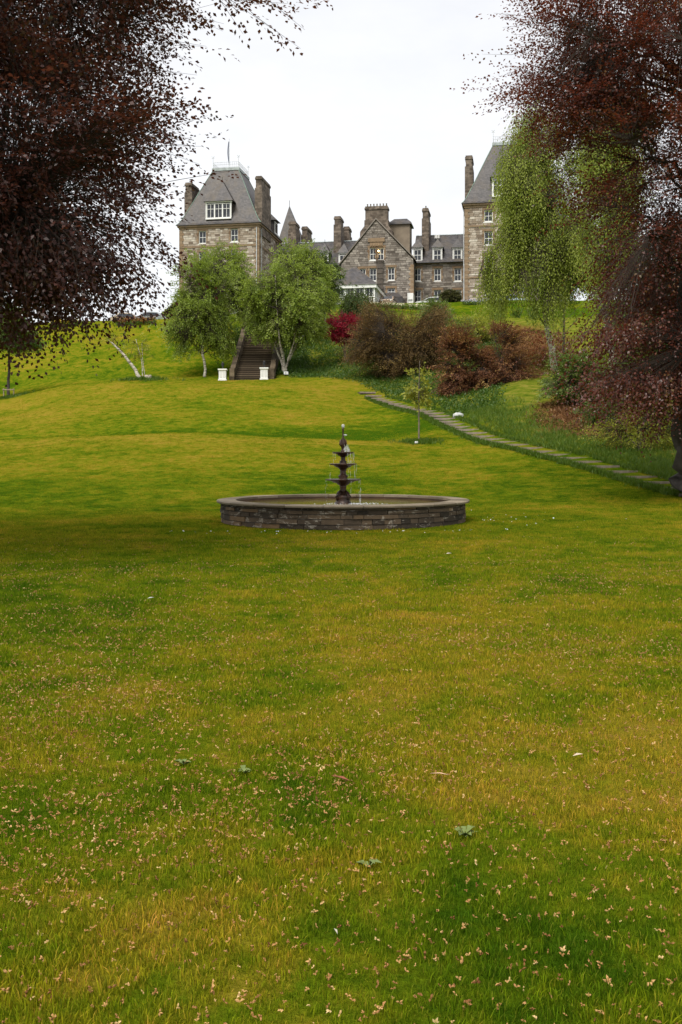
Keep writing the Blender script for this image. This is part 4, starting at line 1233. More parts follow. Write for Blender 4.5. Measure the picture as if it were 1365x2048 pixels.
def make_tree(name, label, cat, base, trunks, ells, limbs, sprays, K, spray_len, leaf, mat, bark, seed,
              droop=.35, up=.0, flat=.8, clumps=120, csig=(.6, .6, .3), shell=2.2, limb_r=.06, group=None, rise=.35, view_cull=None, twig_r=.006, twigs=True, twig_mat=None, wob=.25, limb_ells=None):
    """trunks: list of polylines [(x,y,z,r)...] relative to base. ells: crown ellipsoids relative to base."""
    g = np.random.default_rng(seed)
    B = np.array(base, float)
    T = empty(name, tuple(base))
    tag(T, label, cat, group)
    tb = MB(); bb = MB()
    tpts = []
    for tr in trunks:
        P_ = np.array([p[:3] for p in tr], float); Rr = np.array([p[3] for p in tr], float)
        tt = np.linspace(0, len(tr) - 1, len(tr) * 4)
        Pf = np.stack([np.interp(tt, np.arange(len(tr)), P_[:, k]) for k in range(3)], 1); Rf = np.interp(tt, np.arange(len(tr)), Rr)
        Pf[1:-1, :2] += g.normal(size=(len(Pf) - 2, 2)) * Rf[1:-1, None] * wob
        tb.tube(Pf, Rf, 8); tpts.append((Pf, Rf))
    tb.build('trunk', bark, T, True)
    ends, ei = sample_crown(ells[:limb_ells], limbs, g, 3.0)
    allp = [np.concatenate([p for p, r in tpts])]
    for e in ends:
        Pf, Rf = tpts[g.integers(len(tpts))] if len(tpts) > 1 else tpts[0]
        # nearest trunk of several, joined well below the limb's end
        if len(tpts) > 1:
            Pf, Rf = min(tpts, key=lambda q: np.min(np.linalg.norm(q[0] - e, axis=1)))
        hd = np.hypot(e[0] - Pf[:, 0], e[1] - Pf[:, 1])
        want = e[2] - rise * hd
        j = int(np.clip(np.argmin(np.abs(Pf[:, 2] - want)), len(Pf) // 4, len(Pf) - 2))
        p0 = Pf[j]; mid = (p0 + e) / 2 + np.array([0, 0, .18 * np.linalg.norm(e - p0)]) + g.normal(size=3) * .06 * np.linalg.norm(e - p0)
        L_ = bez(p0, mid, e, 9)
        L_[1:-1] += g.normal(size=(7, 3)) * .03 * np.linalg.norm(e - p0)
        r0 = min(limb_r * (.6 + .8 * g.random()), Rf[j] * .8)
        bb.tube(L_, np.linspace(r0, r0 * .15 + .003, 9), 5)
        allp.append(bez(p0, mid, e, 24)[6:])
    AP = np.concatenate(allp)
    S, cv = clumped(ells, sprays, g, clumps, csig, shell)
    scale = np.ones(sprays)
    if view_cull is not None:
        W_ = S + B
        inside = (np.abs(W_[:, 0] / np.maximum(W_[:, 1], 1)) < view_cull) & (W_[:, 1] > 3) & ((W_[:, 2] - EYE) / np.maximum(W_[:, 1], 1) < .62)
        keep = inside | (g.random(sprays) < .16)
        S, cv, inside = S[keep], cv[keep], inside[keep]
        scale = np.where(inside, 1.0, 2.3)
    N = len(S)
    near = np.zeros((N, 3))
    for i in range(0, N, 2000):
        dd = ((S[i:i+2000, None, :] - AP[None]) ** 2).sum(-1)
        near[i:i+2000] = AP[dd.argmin(1)]
    cen = np.mean([e[:3] for e in np.array(ells)], 0)
    out = unit(S - near) * .6 + unit(S - cen) * .7
    out[:, 2] += up - droop
    ax = unit(out + g.normal(size=(N, 3)) * .35)
    if twigs:
        sel = np.where((scale == 1) & (np.linalg.norm(S - near, axis=1) < 3.4))[0]
        sel = sel[g.random(len(sel)) < min(1.0, 6500 / max(1, len(sel)))]
        for i in sel:
            m_ = (near[i] + S[i]) / 2 + g.normal(size=3) * .05
            e_ = S[i] + ax[i] * spray_len * .8
            bb.tube([near[i], m_, S[i], e_], [twig_r * 1.6, twig_r * 1.2, twig_r, twig_r * .4], 3, False)
    bb.build('branches', twig_mat or M['twig'], T, False)
    nrm = unit(np.stack([g.normal(size=N) * (1 - flat), g.normal(size=N) * (1 - flat), np.ones(N) * max(flat, .05)], 1) + g.normal(size=(N, 3)) * .25)
    side = unit(np.cross(ax, nrm)); nrm = np.cross(side, ax)
    t = (np.arange(K) + .5) / K
    sl = spray_len * (.6 + .8 * g.random(N)) * scale
    sgn = np.where(np.arange(K) % 2 == 0, 1, -1)
    spread = (.10 * (1 - .6 * t))[None, :, None] * sl[:, None, None] * sgn[None, :, None] * g.random((N, K, 1)) * 1.6
    pos = S[:, None, :] + ax[:, None, :] * (t[None, :, None] * sl[:, None, None]) + side[:, None, :] * spread
    pos[..., 2] -= droop * .35 * (t ** 2)[None, :] * sl[:, None]
    pos += g.normal(size=pos.shape) * .03 * spray_len
    d = unit(ax[:, None, :] * .7 + side[:, None, :] * sgn[None, :, None] * .75 + g.normal(size=pos.shape) * .28 + np.array([0, 0, -droop * .5]))
    nn = unit(nrm[:, None, :] + g.normal(size=pos.shape) * .45)
    Ln = leaf[0] * (.65 + .7 * g.random((N, K))) * scale[:, None]; Wd = leaf[1] * (.7 + .6 * g.random((N, K))) * scale[:, None]
    val = np.clip(.62 * cv[:, None] + .42 * g.random((N, K)) + .12 * g.normal(size=(N, 1)) - .05, 0, 1)
    me = crown_mesh('crown', pos.reshape(-1, 3), d.reshape(-1, 3), nn.reshape(-1, 3), Ln.ravel(), Wd.ravel(), val.ravel(), mat)
    c = bpy.data.objects.new('crown', me); link(c, T)
    return T

LM = {
 'beech_left': leaf_mat('copper_beech_leaf', (.026, .012, .010), (.085, .03, .022), (.22, .06, .03), .32, .42, .4, (.05, .042, .010)),
 'beech_right': leaf_mat('red_copper_beech_leaf', (.034, .010, .007), (.125, .032, .018), (.3, .06, .025), .34, .38, .45, (.13, .085, .03)),
 'birch': leaf_mat('birch_leaf', (.085, .14, .013), (.26, .34, .045), (.36, .46, .045), .38, .5, .3, (.26, .28, .10)),
 'birch_dark': leaf_mat('dark_birch_leaf', (.03, .06, .008), (.09, .135, .02), (.14, .21, .02), .3, .5, .3),
 'weeping': leaf_mat('weeping_birch_leaf', (.11, .16, .014), (.30, .36, .05), (.42, .5, .05), .45, .5, .3, (.4, .44, .1)),
 'green': leaf_mat('green_leaf', (.03, .065, .008), (.10, .165, .022), (.17, .26, .02), .34, .45, .35),
 'lime': leaf_mat('yellow_green_leaf', (.12, .145, .012), (.33, .33, .04), (.42, .42, .04), .4, .5, .3),
 'bronze': leaf_mat('bronze_berberis_leaf', (.045, .032, .011), (.19, .118, .042), (.24, .13, .04), .32, .6, .2, (.28, .2, .06)),
 'maple': leaf_mat('red_maple_leaf', (.09, .004, .010), (.32, .014, .036), (.5, .02, .05), .35, .5, .3),
 'sapling': leaf_mat('copper_sapling_leaf', (.05, .018, .010), (.19, .08, .035), (.32, .13, .045), .36, .55, .25, (.4, .27, .08)),
 'shrub': leaf_mat('rhododendron_leaf', (.05, .09, .014), (.15, .21, .036), (.22, .32, .035), .32, .42, .4, (.18, .22, .06)),
 'rowan': leaf_mat('rowan_leaf', (.04, .08, .010), (.11, .17, .022), (.18, .27, .02), .4, .5, .3, (.5, .5, .33)),
 'litter': leaf_mat('dead_bracken', (.045, .02, .009), (.17, .08, .03), (.2, .1, .03), .15, .8, .2, (.27, .17, .09)),
 'clip': leaf_mat('clipped_bush_leaf', (.03, .035, .010), (.085, .08, .02), (.1, .12, .02), .2, .6, .3),
}

# ---- foreground copper beeches
lb = Vector((-8.6, 15.0, gz(-8.6, 15)))
make_tree('copper_beech', 'dark purple copper beech overhanging the left foreground lawn', 'tree', lb,
          [[(0, 0, -.2, .6), (.05, 0, .6, .48), (.1, 0, 3, .42), (.3, -.1, 7, .36), (.2, 0, 11, .26), (0, 0, 17, .08)]],
          [(.2, .6, 10.0, 6.0, 4.6, 6.0), (2.6, .2, 6.4, 3.0, 2.8, 1.9), (3.6, .0, 5.2, 1.9, 1.8, .9), (3.8, .4, 8.7, 2.1, 2.4, 1.6), (2.2, -.4, 5.6, 2.2, 2.2, 1.0), (4.3, .2, 6.8, 1.2, 1.4, .7), (6.65, -.6, 8.2, .55, .4, .2), (4.1, -.2, 4.6, 1.1, 1.2, .5), (4.6, -.6, 4.5, .7, .7, .3), (4.2, -.4, 4.3, .7, .6, .35), (4.35, -.4, 5.6, 1.1, 1.2, .6), (4.75, -.5, 3.95, .35, .4, .25), (3.5, -.2, 4.8, 1.5, 1.4, .7), (4.5, -.3, 4.5, .8, .8, .4)],
          84, 14500, 22, .95, (.068, .048), LM['beech_left'], M['bark'], 101, droop=.28, limb_ells=5, flat=.75, clumps=820, csig=(.34, .34, .12), limb_r=.055, rise=.2, view_cull=.52, twig_r=.005)
# one hanging spray beyond the crown's edge
rb = Vector((10.6, 28.5, gz(10.6, 28.5)))
make_tree('copper_beech', 'reddish copper beech filling the right edge above the stepped path', 'tree', rb,
          [[(-.5, -.3, -.4, .75), (-.55, -.3, .6, .5), (-.75, -.2, 1.8, .42), (-.9, 0, 3.5, .38), (-.3, 0, 8, .3), (0, 0, 13, .2), (.2, 0, 19, .06)]],
          [(1.2, -.5, 12.8, 6.2, 5.0, 6.0), (.8, -.6, 7.2, 4.4, 4.2, 3.6), (-.2, -1.0, 3.6, 2.4, 2.6, 1.6), (-3.0, -1.0, 12.2, 2.6, 2.4, 1.5), (-1.8, -1, 9.6, 2.0, 2.4, 1.1), (-1.9, -1.2, 6.6, 1.6, 1.8, .7), (-2.6, -1.2, 4.8, 1.6, 1.5, .45), (-1.5, -1.2, 3.4, 1.8, 1.8, .8), (-3.9, -1.0, 11.0, 1.3, 1.3, .5)],
          120, 14500, 20, 1.05, (.08, .056), LM['beech_right'], M['bark'], 202, droop=.28, limb_ells=5, flat=.78, clumps=480, csig=(.5, .5, .15), limb_r=.065, rise=.3, view_cull=.47, twig_r=.006)

# ---- birches by the stairs
def birch(px, D, top_py, x0, x1, label, seed, mat='birch', stems=1, base_py=None, low=.25, n=3300, lean=0.0, bark='birch_bark', leaf=(.155, .115), cat='tree', group='birches on the slope', droop=.5, sl=.75, r=.12, depth=1.0, name='birch_tree'):
    p = spot(px, D); p.z -= .1
    pm = F / D
    H = EYE + (HY - top_py) * D / F - p.z
    cxr = ((x0 + x1) / 2 - px) / pm; hw = (x1 - x0) / 2 / pm
    lo = H * low
    c = (H + lo) / 2; hh = (H - lo) / 2
    ells = [(cxr, 0, c, hw * .86, hw * .8 * depth, hh * .92), (cxr * .7, 0, c + hh * .35, hw * .55, hw * .55 * depth, hh * .62), (cxr + hw * .3, -.2, c - hh * .35, hw * .62, hw * .6 * depth, hh * .5), (cxr - hw * .35, .1, c - hh * .25, hw * .6, hw * .6 * depth, hh * .55)]
    tr = []
    g = random.Random(seed)
    for k in range(stems):
        a = (k / stems) * 2 * math.pi + g.random() * .6; sp = 0 if stems == 1 else 1.0
        dx, dy_ = math.cos(a) * sp, math.sin(a) * sp
        fx = (1.0 if stems > 1 else 0)
        tr.append([(dx * .1, dy_ * .1, -.3, r * 1.15), (dx * .15, dy_ * .15, H * .08, r), (lean * H * .1 + dx * hw * .3, dy_ * hw * .3, H * .3, r * .75), (lean * H * .2 + cxr * .5 + dx * hw * .42, dy_ * hw * .4, H * .6, r * .3), (cxr + dx * hw * .45, dy_ * hw * .4, H * .85, r * .08)])
    return make_tree(name, label, cat, p, tr, ells, 34, n, 10, sl, leaf, LM[mat], M[bark], seed, droop=droop, flat=.35, clumps=max(60, n // 26), csig=(.42, .42, .45), limb_r=r * .4, rise=.9, group=group, twig_r=.008, shell=2.4)

birch(411, 89.5, 500, 338, 482, 'slender white-stemmed birch standing left of the stairs and its pillars', 301, n=3200, lean=-.3, low=.12)
birch(453, 98, 497, 385, 520, 'birch behind the slender birch, its crown against the left tower', 302, n=2500, low=.3)
birch(570, 88.8, 522, 478, 655, 'multi-stemmed pale birch right of the stairs foot with a floodlight', 303, n=3600, stems=5, low=.24, r=.11)
birch(606, 99, 488, 525, 672, 'birch behind the multi-stemmed birch, crown against the hotel roof', 304, n=3000, low=.3, mat='birch')
birch(650, 104, 505, 612, 676, 'dense dark green birch beside the pavilion', 305, 'birch_dark', n=1900, low=.2)
birch(712, 108, 580, 688, 738, 'small weeping dark green tree below the pavilion', 306, 'birch_dark', n=900, low=.1, droop=1.4, sl=.8, name='weeping_tree', bark='grey_bark')
# ---- right hand trees behind the copper beech
def weeping(px, D, top_py, x0, x1, label, seed, low, n, mat='weeping', lean=-.2):
    p = spot(px, D); p.z -= .1
    pm = F / D
    H = EYE + (HY - top_py) * D / F - p.z
    cxr = ((x0 + x1) / 2 - px) / pm; hw = (x1 - x0) / 2 / pm; lo = H * low
    ells = []
    g = random.Random(seed)
    ells.append((cxr, 0, H * .72, hw * .6, hw * .65, H * .25))
    for k in range(17):      # hanging curtains
        a = g.uniform(0, 6.28); rr3 = hw * g.uniform(.35, .85); z = lo + (H - lo) * g.uniform(.12, .72)
        ells.append((cxr + rr3 * math.cos(a), rr3 * math.sin(a), z, hw * .25, hw * .25, (H - lo) * .17))
    tr = [[(0, 0, -.3, .26), (-.02 * H, 0, H * .1, .22), (-.05 * H, 0, H * .3, .18), (cxr * .7, 0, H * .6, .12), (cxr, 0, H * .96, .02)]]
    return make_tree('weeping_birch', label, 'tree', p, tr, ells, 40, n, 12, 1.25, (.15, .085), LM[mat], M['birch_bark'], seed, droop=2.2, flat=.2, clumps=max(60, n // 18), csig=(.28, .28, .6), limb_r=.07, rise=.9, twig_r=.009, shell=2.0)
weeping(1112, 71, 170, 965, 1185, 'tall weeping birch with white trunk before the right tower', 311, .2, 7000)
weeping(1235, 62, 150, 1150, 1320, 'pale-trunked birch deep inside the copper beech foliage', 312, .3, 3600)
birch(1128, 74, 430, 1090, 1190, 'thin grey-stemmed tree just right of the white birch trunk', 313, 'green', n=1800, low=.45, bark='grey_bark', r=.11, name='woodland_tree', group='woodland trees on the right bank')
birch(1330, 58, 480, 1255, 1420, 'green woodland tree at the right edge behind the copper beech', 314, 'green', n=2600, low=.15, bark='grey_bark', r=.16, name='woodland_tree', group='woodland trees on the right bank')

# ---- shrubs
def shrub(name, px, D, ells_px, label, cat, mat, seed, n, leaf, K=9, sl=.5, flat=.5, droop=.2, stems=4, bark='grey_bark', clumps=70, csig=(.3, .3, .2), lift=0.0, group=None, trunk_r=.05, shell=2.4):
    """ells_px: (px, py, half-width px, half-height px) blobs at depth D"""
    p = spot(px, D); p.z -= .08
    pm = F / D
    ells = []
    for (ex, ey, rw, rh) in ells_px:
        c = at(ex, ey, D) - p
        ells.append((c.x, 0.0, c.z, rw / pm, rw / pm * .9, rh / pm))
    g = random.Random(seed); tr = []
    for k in range(stems):
        e = ells[k % len(ells)]; jx = g.uniform(-.3, .3)
        tr.append([(jx * .5, g.uniform(-.2, .2), -.3, trunk_r * 1.3), (e[0] * .3 + jx, e[1] * .3 + g.uniform(-.3, .3), max(.2, e[2] * .4), trunk_r), (e[0] * .8, e[1], e[2] + e[5] * .3, trunk_r * .3)])
    return make_tree(name, label, cat, p, tr, ells, 22, n, K, sl, leaf, LM[mat], M[bark], seed, droop=droop, flat=flat, clumps=clumps, csig=csig, limb_r=.03, rise=.6, group=group, twig_r=.006, shell=shell)

shrub('japanese_maple', 690, 91, [(688, 658, 28, 20), (672, 668, 16, 12), (708, 650, 16, 12)], 'bright crimson maple beside the bronze shrub', 'shrub', 'maple', 401, 1400, (.13, .10), droop=.2)
shrub('bronze_shrub', 800, 82, [(790, 672, 72, 48), (745, 690, 45, 32), (845, 680, 52, 50), (800, 720, 70, 42), (860, 640, 30, 24), (760, 640, 40, 22)], 'huge rounded bronze-brown shrub in the middle of the bank', 'shrub', 'bronze', 402, 7600, (.10, .07), clumps=220, csig=(.5, .5, .35), sl=.8)
shrub('green_shrub', 885, 90, [(880, 650, 34, 38), (895, 690, 28, 30), (865, 625, 20, 18)], 'loose grey-green shrub right of the bronze shrub', 'shrub', 'shrub', 403, 1500, (.14, .08), csig=(.4, .4, .3))
shrub('green_shrub', 958, 93, [(955, 662, 38, 24), (925, 672, 24, 18), (990, 668, 22, 16)], 'low olive shrub above the upright copper sapling', 'shrub', 'lime', 411, 900, (.14, .08), csig=(.5, .5, .3), sl=.6)
shrub('copper_sapling', 922, 67, [(915, 745, 28, 48), (922, 700, 22, 36), (912, 780, 22, 20), (905, 670, 12, 20)], 'upright young copper beech with two dark stems', 'young tree', 'sapling', 404, 1700, (.11, .08), K=10, sl=.6, flat=.8, stems=2, bark='bark', csig=(.35, .35, .12))
shrub('copper_sapling', 1003, 67, [(1000, 735, 48, 42), (985, 765, 44, 26), (1015, 690, 28, 30), (1035, 745, 28, 24), (1005, 665, 10, 18)], 'spreading young copper beech with tan undersides', 'young tree', 'sapling', 405, 2600, (.11, .08), K=10, sl=.6, flat=.8, stems=2, bark='bark', csig=(.4, .4, .12))
shrub('rhododendron', 1150, 56, [(1140, 755, 46, 38), (1180, 770, 40, 40), (1110, 775, 30, 24), (1165, 730, 34, 22)], 'broad green rhododendron below the white birch trunk', 'shrub', 'shrub', 406, 2600, (.12, .055), K=9, sl=.35, flat=.6, csig=(.3, .3, .2), trunk_r=.04)
shrub('undergrowth_bush', 1275, 40, [(1275, 850, 50, 36), (1310, 800, 55, 50), (1240, 870, 36, 22), (1330, 860, 40, 30)], 'yellow-green bush on a thin stem beside the path', 'shrub', 'lime', 407, 900, (.085, .055), K=8, sl=.45, csig=(.35, .35, .18), trunk_r=.035, stems=3)
shrub('undergrowth_bush', 1340, 46, [(1330, 770, 60, 70), (1360, 840, 40, 50), (1290, 740, 40, 40)], 'green bush in the dark right edge under the copper beech', 'shrub', 'green', 408, 2600, (.10, .07), K=9, sl=.5, csig=(.4, .4, .25), stems=4)
shrub('low_bush', 1215, 48, [(1215, 830, 22, 14), (1190, 822, 16, 10)], 'low green bush between bracken and path', 'shrub', 'green', 409, 420, (.09, .06), K=8, sl=.35)
shrub('clipped_bush', 902, 127.5, [(902, 594, 19, 11)], 'clipped dome bush on the terrace lawn', 'shrub', 'clip', 410, 2200, (.12, .09), K=6, sl=.25, shell=5, csig=(.1, .1, .1), clumps=400)

# ---- young staked tree by the path, rowan at the left edge, leaning tree
yt = spot(838, 48)
def young_tree():
    T = make_tree('young_tree', 'thin young tree with sparse yellow-green leaves before the stepped path', 'young tree', yt,
        [[(0, 0, -.2, .045), (.02, 0, 1.2, .035), (0, 0, 2.6, .025), (.05, 0, 3.95, .008)]],
        [(-.02, 0, 2.6, .42, .4, 1.0), (.12, 0, 3.55, .2, .2, .45), (-.35, 0, 2.35, .28, .25, .3)], 16, 120, 6, .32, (.15, .095), LM['lime'], M['grey_bark'], 421, droop=.3, up=.3, flat=.4, clumps=26, csig=(.1, .1, .1), limb_r=.012, rise=1.2, twig_r=.004)
young_tree()
shrub('rowan_tree', 18, 85, [(18, 655, 52, 30), (30, 680, 44, 20), (-10, 670, 40, 26), (15, 632, 34, 18)], 'small round tree with creamy blossom and stake frame at left', 'tree', 'rowan', 422, 2000, (.16, .10), K=9, sl=.5, stems=1, bark='bark', trunk_r=.11, clumps=90)
st = spot(18, 83.9)
sg = empty('tree_stake_frame', st); tag(sg, 'two short timber stakes with crossbar guarding the blossoming tree', 'stake')
for dx in (-.42, .42):
    MB().tube([(dx, 0, -.3), (dx, 0, .85)], .05, 7).build('stake', M['timber'], sg)
MB().box((-.5, -.09, .68), (.5, -.052, .78)).build('crossbar', M['timber'], sg)

lt = spot(284, 83)
LT = make_tree('leaning_tree', 'leaning half-bare tree with stump in a tuft of tall grass', 'tree', lt,
    [[(0, 0, -.2, .17), (-.5, 0, .75, .14), (-1.4, 0, 2.0, .11), (-2.3, 0, 2.9, .08), (-2.9, .1, 3.4, .03)], [(.1, 0, -.1, .05), (.0, 0, 1.6, .03), (-.5, 0, 3.4, .015)], [(.3, .1, -.1, .04), (.1, 0, 1.5, .03), (.0, 0, 3.0, .012)]],
    [(-.5, 0, 2.8, .8, .6, 1.1), (-2.4, 0, 3.2, .9, .7, .6), (.2, 0, 2.4, .5, .4, 1.0)], 16, 110, 7, .4, (.13, .07), LM['lime'], M['birch_bark'], 431, droop=.1, flat=.4, clumps=60, csig=(.15, .15, .15), limb_r=.02, rise=1.0)
MB().lathe([(.3, -.15), (.32, .1), (.27, .34), (.24, .38), (.05, .36)], (.55, -.1, 0), 12, .12, 5).build('stump', M['birch_bark'], LT, True)

# ------------------------------------------------------------------ ground plants: each kind one mass
def scatter_leaves(name, label, cat, X, Y, per, size, spread, height, mat, seed, upright=.6, zoff=0.0):
    g = np.random.default_rng(seed)
    n = len(X)
    px = np.repeat(X, per) + g.normal(size=n * per) * spread; py = np.repeat(Y, per) + g.normal(size=n * per) * spread
    pz = ground(px, py) + zoff
    hgt = g.random(n * per) * height
    base = np.stack([px, py, pz + hgt * .6], 1)
    d = unit(np.stack([g.normal(size=n * per), g.normal(size=n * per), np.abs(g.normal(size=n * per)) * upright * 2 + upright], 1))
    nn = unit(g.normal(size=(n * per, 3)) + np.array([0, 0, .6]))
    cv = np.repeat(g.random(n), per)
    me = crown_mesh(name, base, d, nn, size[0] * (.6 + .8 * g.random(n * per)), size[1] * (.6 + .8 * g.random(n * per)), .5 * cv + .5 * g.random(n * per), LM[mat])
    o = bpy.data.objects.new(name, me); link(o)
    tag(o, label, cat, kind='stuff')
    return o
g = np.random.default_rng(77)
def region(n, u0, u1, d0, d1, keep=None):
    D = np.sqrt(g.random(n) * (d1 ** 2 - d0 ** 2) + d0 ** 2); u = u0 + (u1 - u0) * g.random(n)
    X = (u - CX) * D / F
    k = np.ones(n, bool) if keep is None else keep(X, D, u)
    return X[k], D[k]
LM['cover'] = leaf_mat('ground_cover_leaf', (.022, .055, .006), (.06, .12, .012), (.1, .2, .015), .3, .5, .35, (.11, .16, .03))
LM['tall'] = leaf_mat('rough_grass_blade', (.04, .085, .005), (.085, .15, .010), (.13, .22, .012), .3, .55, .3, (.16, .2, .03))
off = lambda X, D: X - path_x(D)
X, Y = region(9000, 560, 1000, 56, 100, lambda X, D, u: (off(X, D) > 1.0) & (D > 58) & ~((np.abs(X - STX) < 2.6)) & ((D > 88.5) | (u > 640) | (off(X, D) > 1.5)))
scatter_leaves('ground_cover', 'dark green leafy ground cover on the bank below the shrubs', 'ground cover', X, Y, 9, (.13, .09), .22, .35, 'cover', 501, .5)
X, Y = region(9000, 880, 1400, 28, 60, lambda X, D, u: (off(X, D) > .95) & (off(X, D) < 1.6 + 2.4 * g.random(len(X)) ** 1.5 + .02 * D))
scatter_leaves('rough_grass', 'bright rough grass along the upper edge of the stepped path', 'grass', X, Y, 9, (.24, .02), .12, .05, 'tall', 502, 1.0)
X, Y = region(4200, 960, 1330, 42, 100, lambda X, D, u: (off(X, D) > 3.2) & ((np.exp(-((u - 1060) / 75) ** 2 - ((D - 82) / 14) ** 2) + np.exp(-((u - 1160) / 90) ** 2 - ((D - 51) / 7) ** 2)) > .25 * (1 + .5 * g.random(len(X)))))
scatter_leaves('dead_bracken', 'rust-brown dead bracken covering the bank under the trees', 'bracken', X, Y, 10, (.22, .05), .25, .25, 'litter', 503, .25)
fr = g.random(2600) * (seglen[-1] - 16); fx, fy = pxy(fr)
sd_ = np.where(g.random(2600) < .7, -1, 1)
scatter_leaves('path_fringe', 'grass fringe overhanging both edges of the stepped path', 'grass', fx + sd_ * (.62 + .12 * np.abs(g.normal(size=2600))), fy + g.normal(size=2600) * .1, 9, (.17, .03), .07, .02, 'tall', 505, 1.0)
X, Y = region(2600, 470, 620, 88.5, 104, lambda X, D, u: (np.abs(X - STX) > 2.0) & (np.abs(X - STX) < 4.5))
scatter_leaves('stair_side_plants', 'leafy plants growing along both sides of the garden stairs', 'plants', X, Y, 9, (.16, .1), .25, .5, 'cover', 504, .6)
# spiky clumps at the rim of the terrace bank
def spiky(px, D, label, n=70, h=.9, seed=1):
    p = spot(px, D); gg = np.random.default_rng(seed)
    b = np.stack([gg.normal(size=n) * .35, gg.normal(size=n) * .25, np.zeros(n)], 1)
    d = unit(np.stack([gg.normal(size=n) * .35, gg.normal(size=n) * .35, np.ones(n)], 1)); nn = unit(gg.normal(size=(n, 3)))
    me = crown_mesh('leaf_clump', b, d, nn, h * (.6 + .6 * gg.random(n)), np.full(n, .07), gg.random(n), LM['green'])
    o = bpy.data.objects.new('leaf_clump', me); o.location = p - Vector((0, 0, .05)); link(o)
    tag(o, label, 'plant', 'strap-leaved clumps on the terrace bank')
spiky(1035, 112, 'strap-leaved clump under the left edge of the weeping birch', 110, 1.4, 1)
spiky(1068, 111, 'tallest strap-leaved clump beside the white birch trunk', 130, 1.7, 2)
spiky(935, 108, 'strap-leaved clump right of the grey-green shrub', 80, 1.1, 3)
spiky(995, 109, 'strap-leaved clump above the copper saplings', 100, 1.3, 4)
# flower beds
def bed(px, D, w, d, label, cols, seed, n=260):
    p = spot(px, D); T = empty('flower_bed', p); gg = np.random.default_rng(seed)
    b = np.stack([(gg.random(n) - .5) * w, (gg.random(n) - .5) * d, np.zeros(n)], 1)
    b[:, 2] = ground(b[:, 0] + p.x, b[:, 1] + p.y) - p.z
    K = 6
    bb_ = np.repeat(b, K, 0) + gg.normal(size=(n * K, 3)) * np.array([.1, .1, .12]) + np.array([0, 0, .22])
    dd = unit(gg.normal(size=(n * K, 3)) + np.array([0, 0, .6])); nn = unit(gg.normal(size=(n * K, 3)))
    link(bpy.data.objects.new('foliage', crown_mesh('foliage', bb_, dd, nn, np.full(n * K, .2), np.full(n * K, .1), gg.random(n * K), LM['green'])), T)
    for cname, col in cols:
        q = b[gg.random(n) < .55] + np.array([0, 0, .48]); m_ = len(q)
        q = np.repeat(q, 3, 0) + gg.normal(size=(m_ * 3, 3)) * .08
        dd = unit(gg.normal(size=(len(q), 3)) + np.array([0, -.4, .8])); nn = unit(gg.normal(size=(len(q), 3)) + np.array([0, -1, .6]))
        o = link(bpy.data.objects.new('blossoms', crown_mesh('blossoms', q, dd, nn, np.full(len(q), .12), np.full(len(q), .11), gg.random(len(q)), simple(cname, col, .7, .2))), T)
        o['kind'] = 'stuff'
    tag(T, label, 'flower bed')
bed(971, 123.5, 5.6, 1.2, 'flower bed with pale blue blooms on the terrace lawn', [('pale_blue_petals', (.38, .38, .5))], 1)
bed(271, 108.5, 4.2, 1.4, 'bed of orange flowers on the left crest', [('orange_petals', (.3, .12, .015)), ('dark_petals', (.12, .03, .02))], 2)
bed(130, 108.5, 3.0, 1.2, 'bed of yellow and orange flowers behind the drooping beech twigs', [('yellow_petals', (.55, .36, .02))], 3)
bed(805, 119, 8.5, 1.6, 'long bed of creamy flowers above the bronze shrub', [('cream_petals', (.6, .56, .38))], 4, 420)

# tufts of long grass around the single trees
def tall_ring(px, D, rad, name, label, seed, n=500, h=.3):
    gg = np.random.default_rng(seed); p = spot(px, D)
    a = gg.random(n) * 6.28; r_ = rad * .55 * np.abs(gg.normal(size=n))
    X = p.x + r_ * np.cos(a) * 1.3; Y = p.y + r_ * np.sin(a)
    o = scatter_leaves(name, label, 'grass', X, Y, 7, (h, .03), .06, .03, 'tall', seed, 1.2)
tall_ring(838, 48, .9, 'long_grass', 'unmown grass ring round the thin young tree', 601, 260, .16)
tall_ring(286, 83, 1.7, 'long_grass', 'unmown grass round the leaning tree stump', 602, 420, .26)
tall_ring(18, 84, 1.5, 'long_grass', 'unmown grass round the staked tree at the left edge', 603, 380, .24)

# small garden floodlights
def flood(px, D, s, label, rz=0.0, rock=False):
    p = spot(px, D); T = empty('floodlight', p, rz)
    MB().tube([(0, 0, -.1), (0, 0, .16 * s)], .03 * s, 6).build('spike', M['iron'], T)
    MB().rings([[(-.2 * s, -.1 * s, .1 * s), (.2 * s, -.1 * s, .1 * s), (.14 * s, .1 * s, .16 * s), (-.14 * s, .1 * s, .16 * s)], [(-.2 * s, -.02 * s, .36 * s), (.2 * s, -.02 * s, .36 * s), (.14 * s, .16 * s, .32 * s), (-.14 * s, .16 * s, .32 * s)]]).build('housing', M['pale_iron'], T)
    MB().face([(-.17 * s, -.104 * s, .125 * s), (.17 * s, -.104 * s, .125 * s), (.17 * s, -.032 * s, .335 * s), (-.17 * s, -.032 * s, .335 * s)]).build('lens', M['white'], T)
    tag(T, label, 'floodlight')
flood(833, 47.4, .38, 'tiny white floodlight at the foot of the thin young tree')
flood(572, 87.9, 1.1, 'white floodlight at the foot of the multi-stemmed birch', .5)
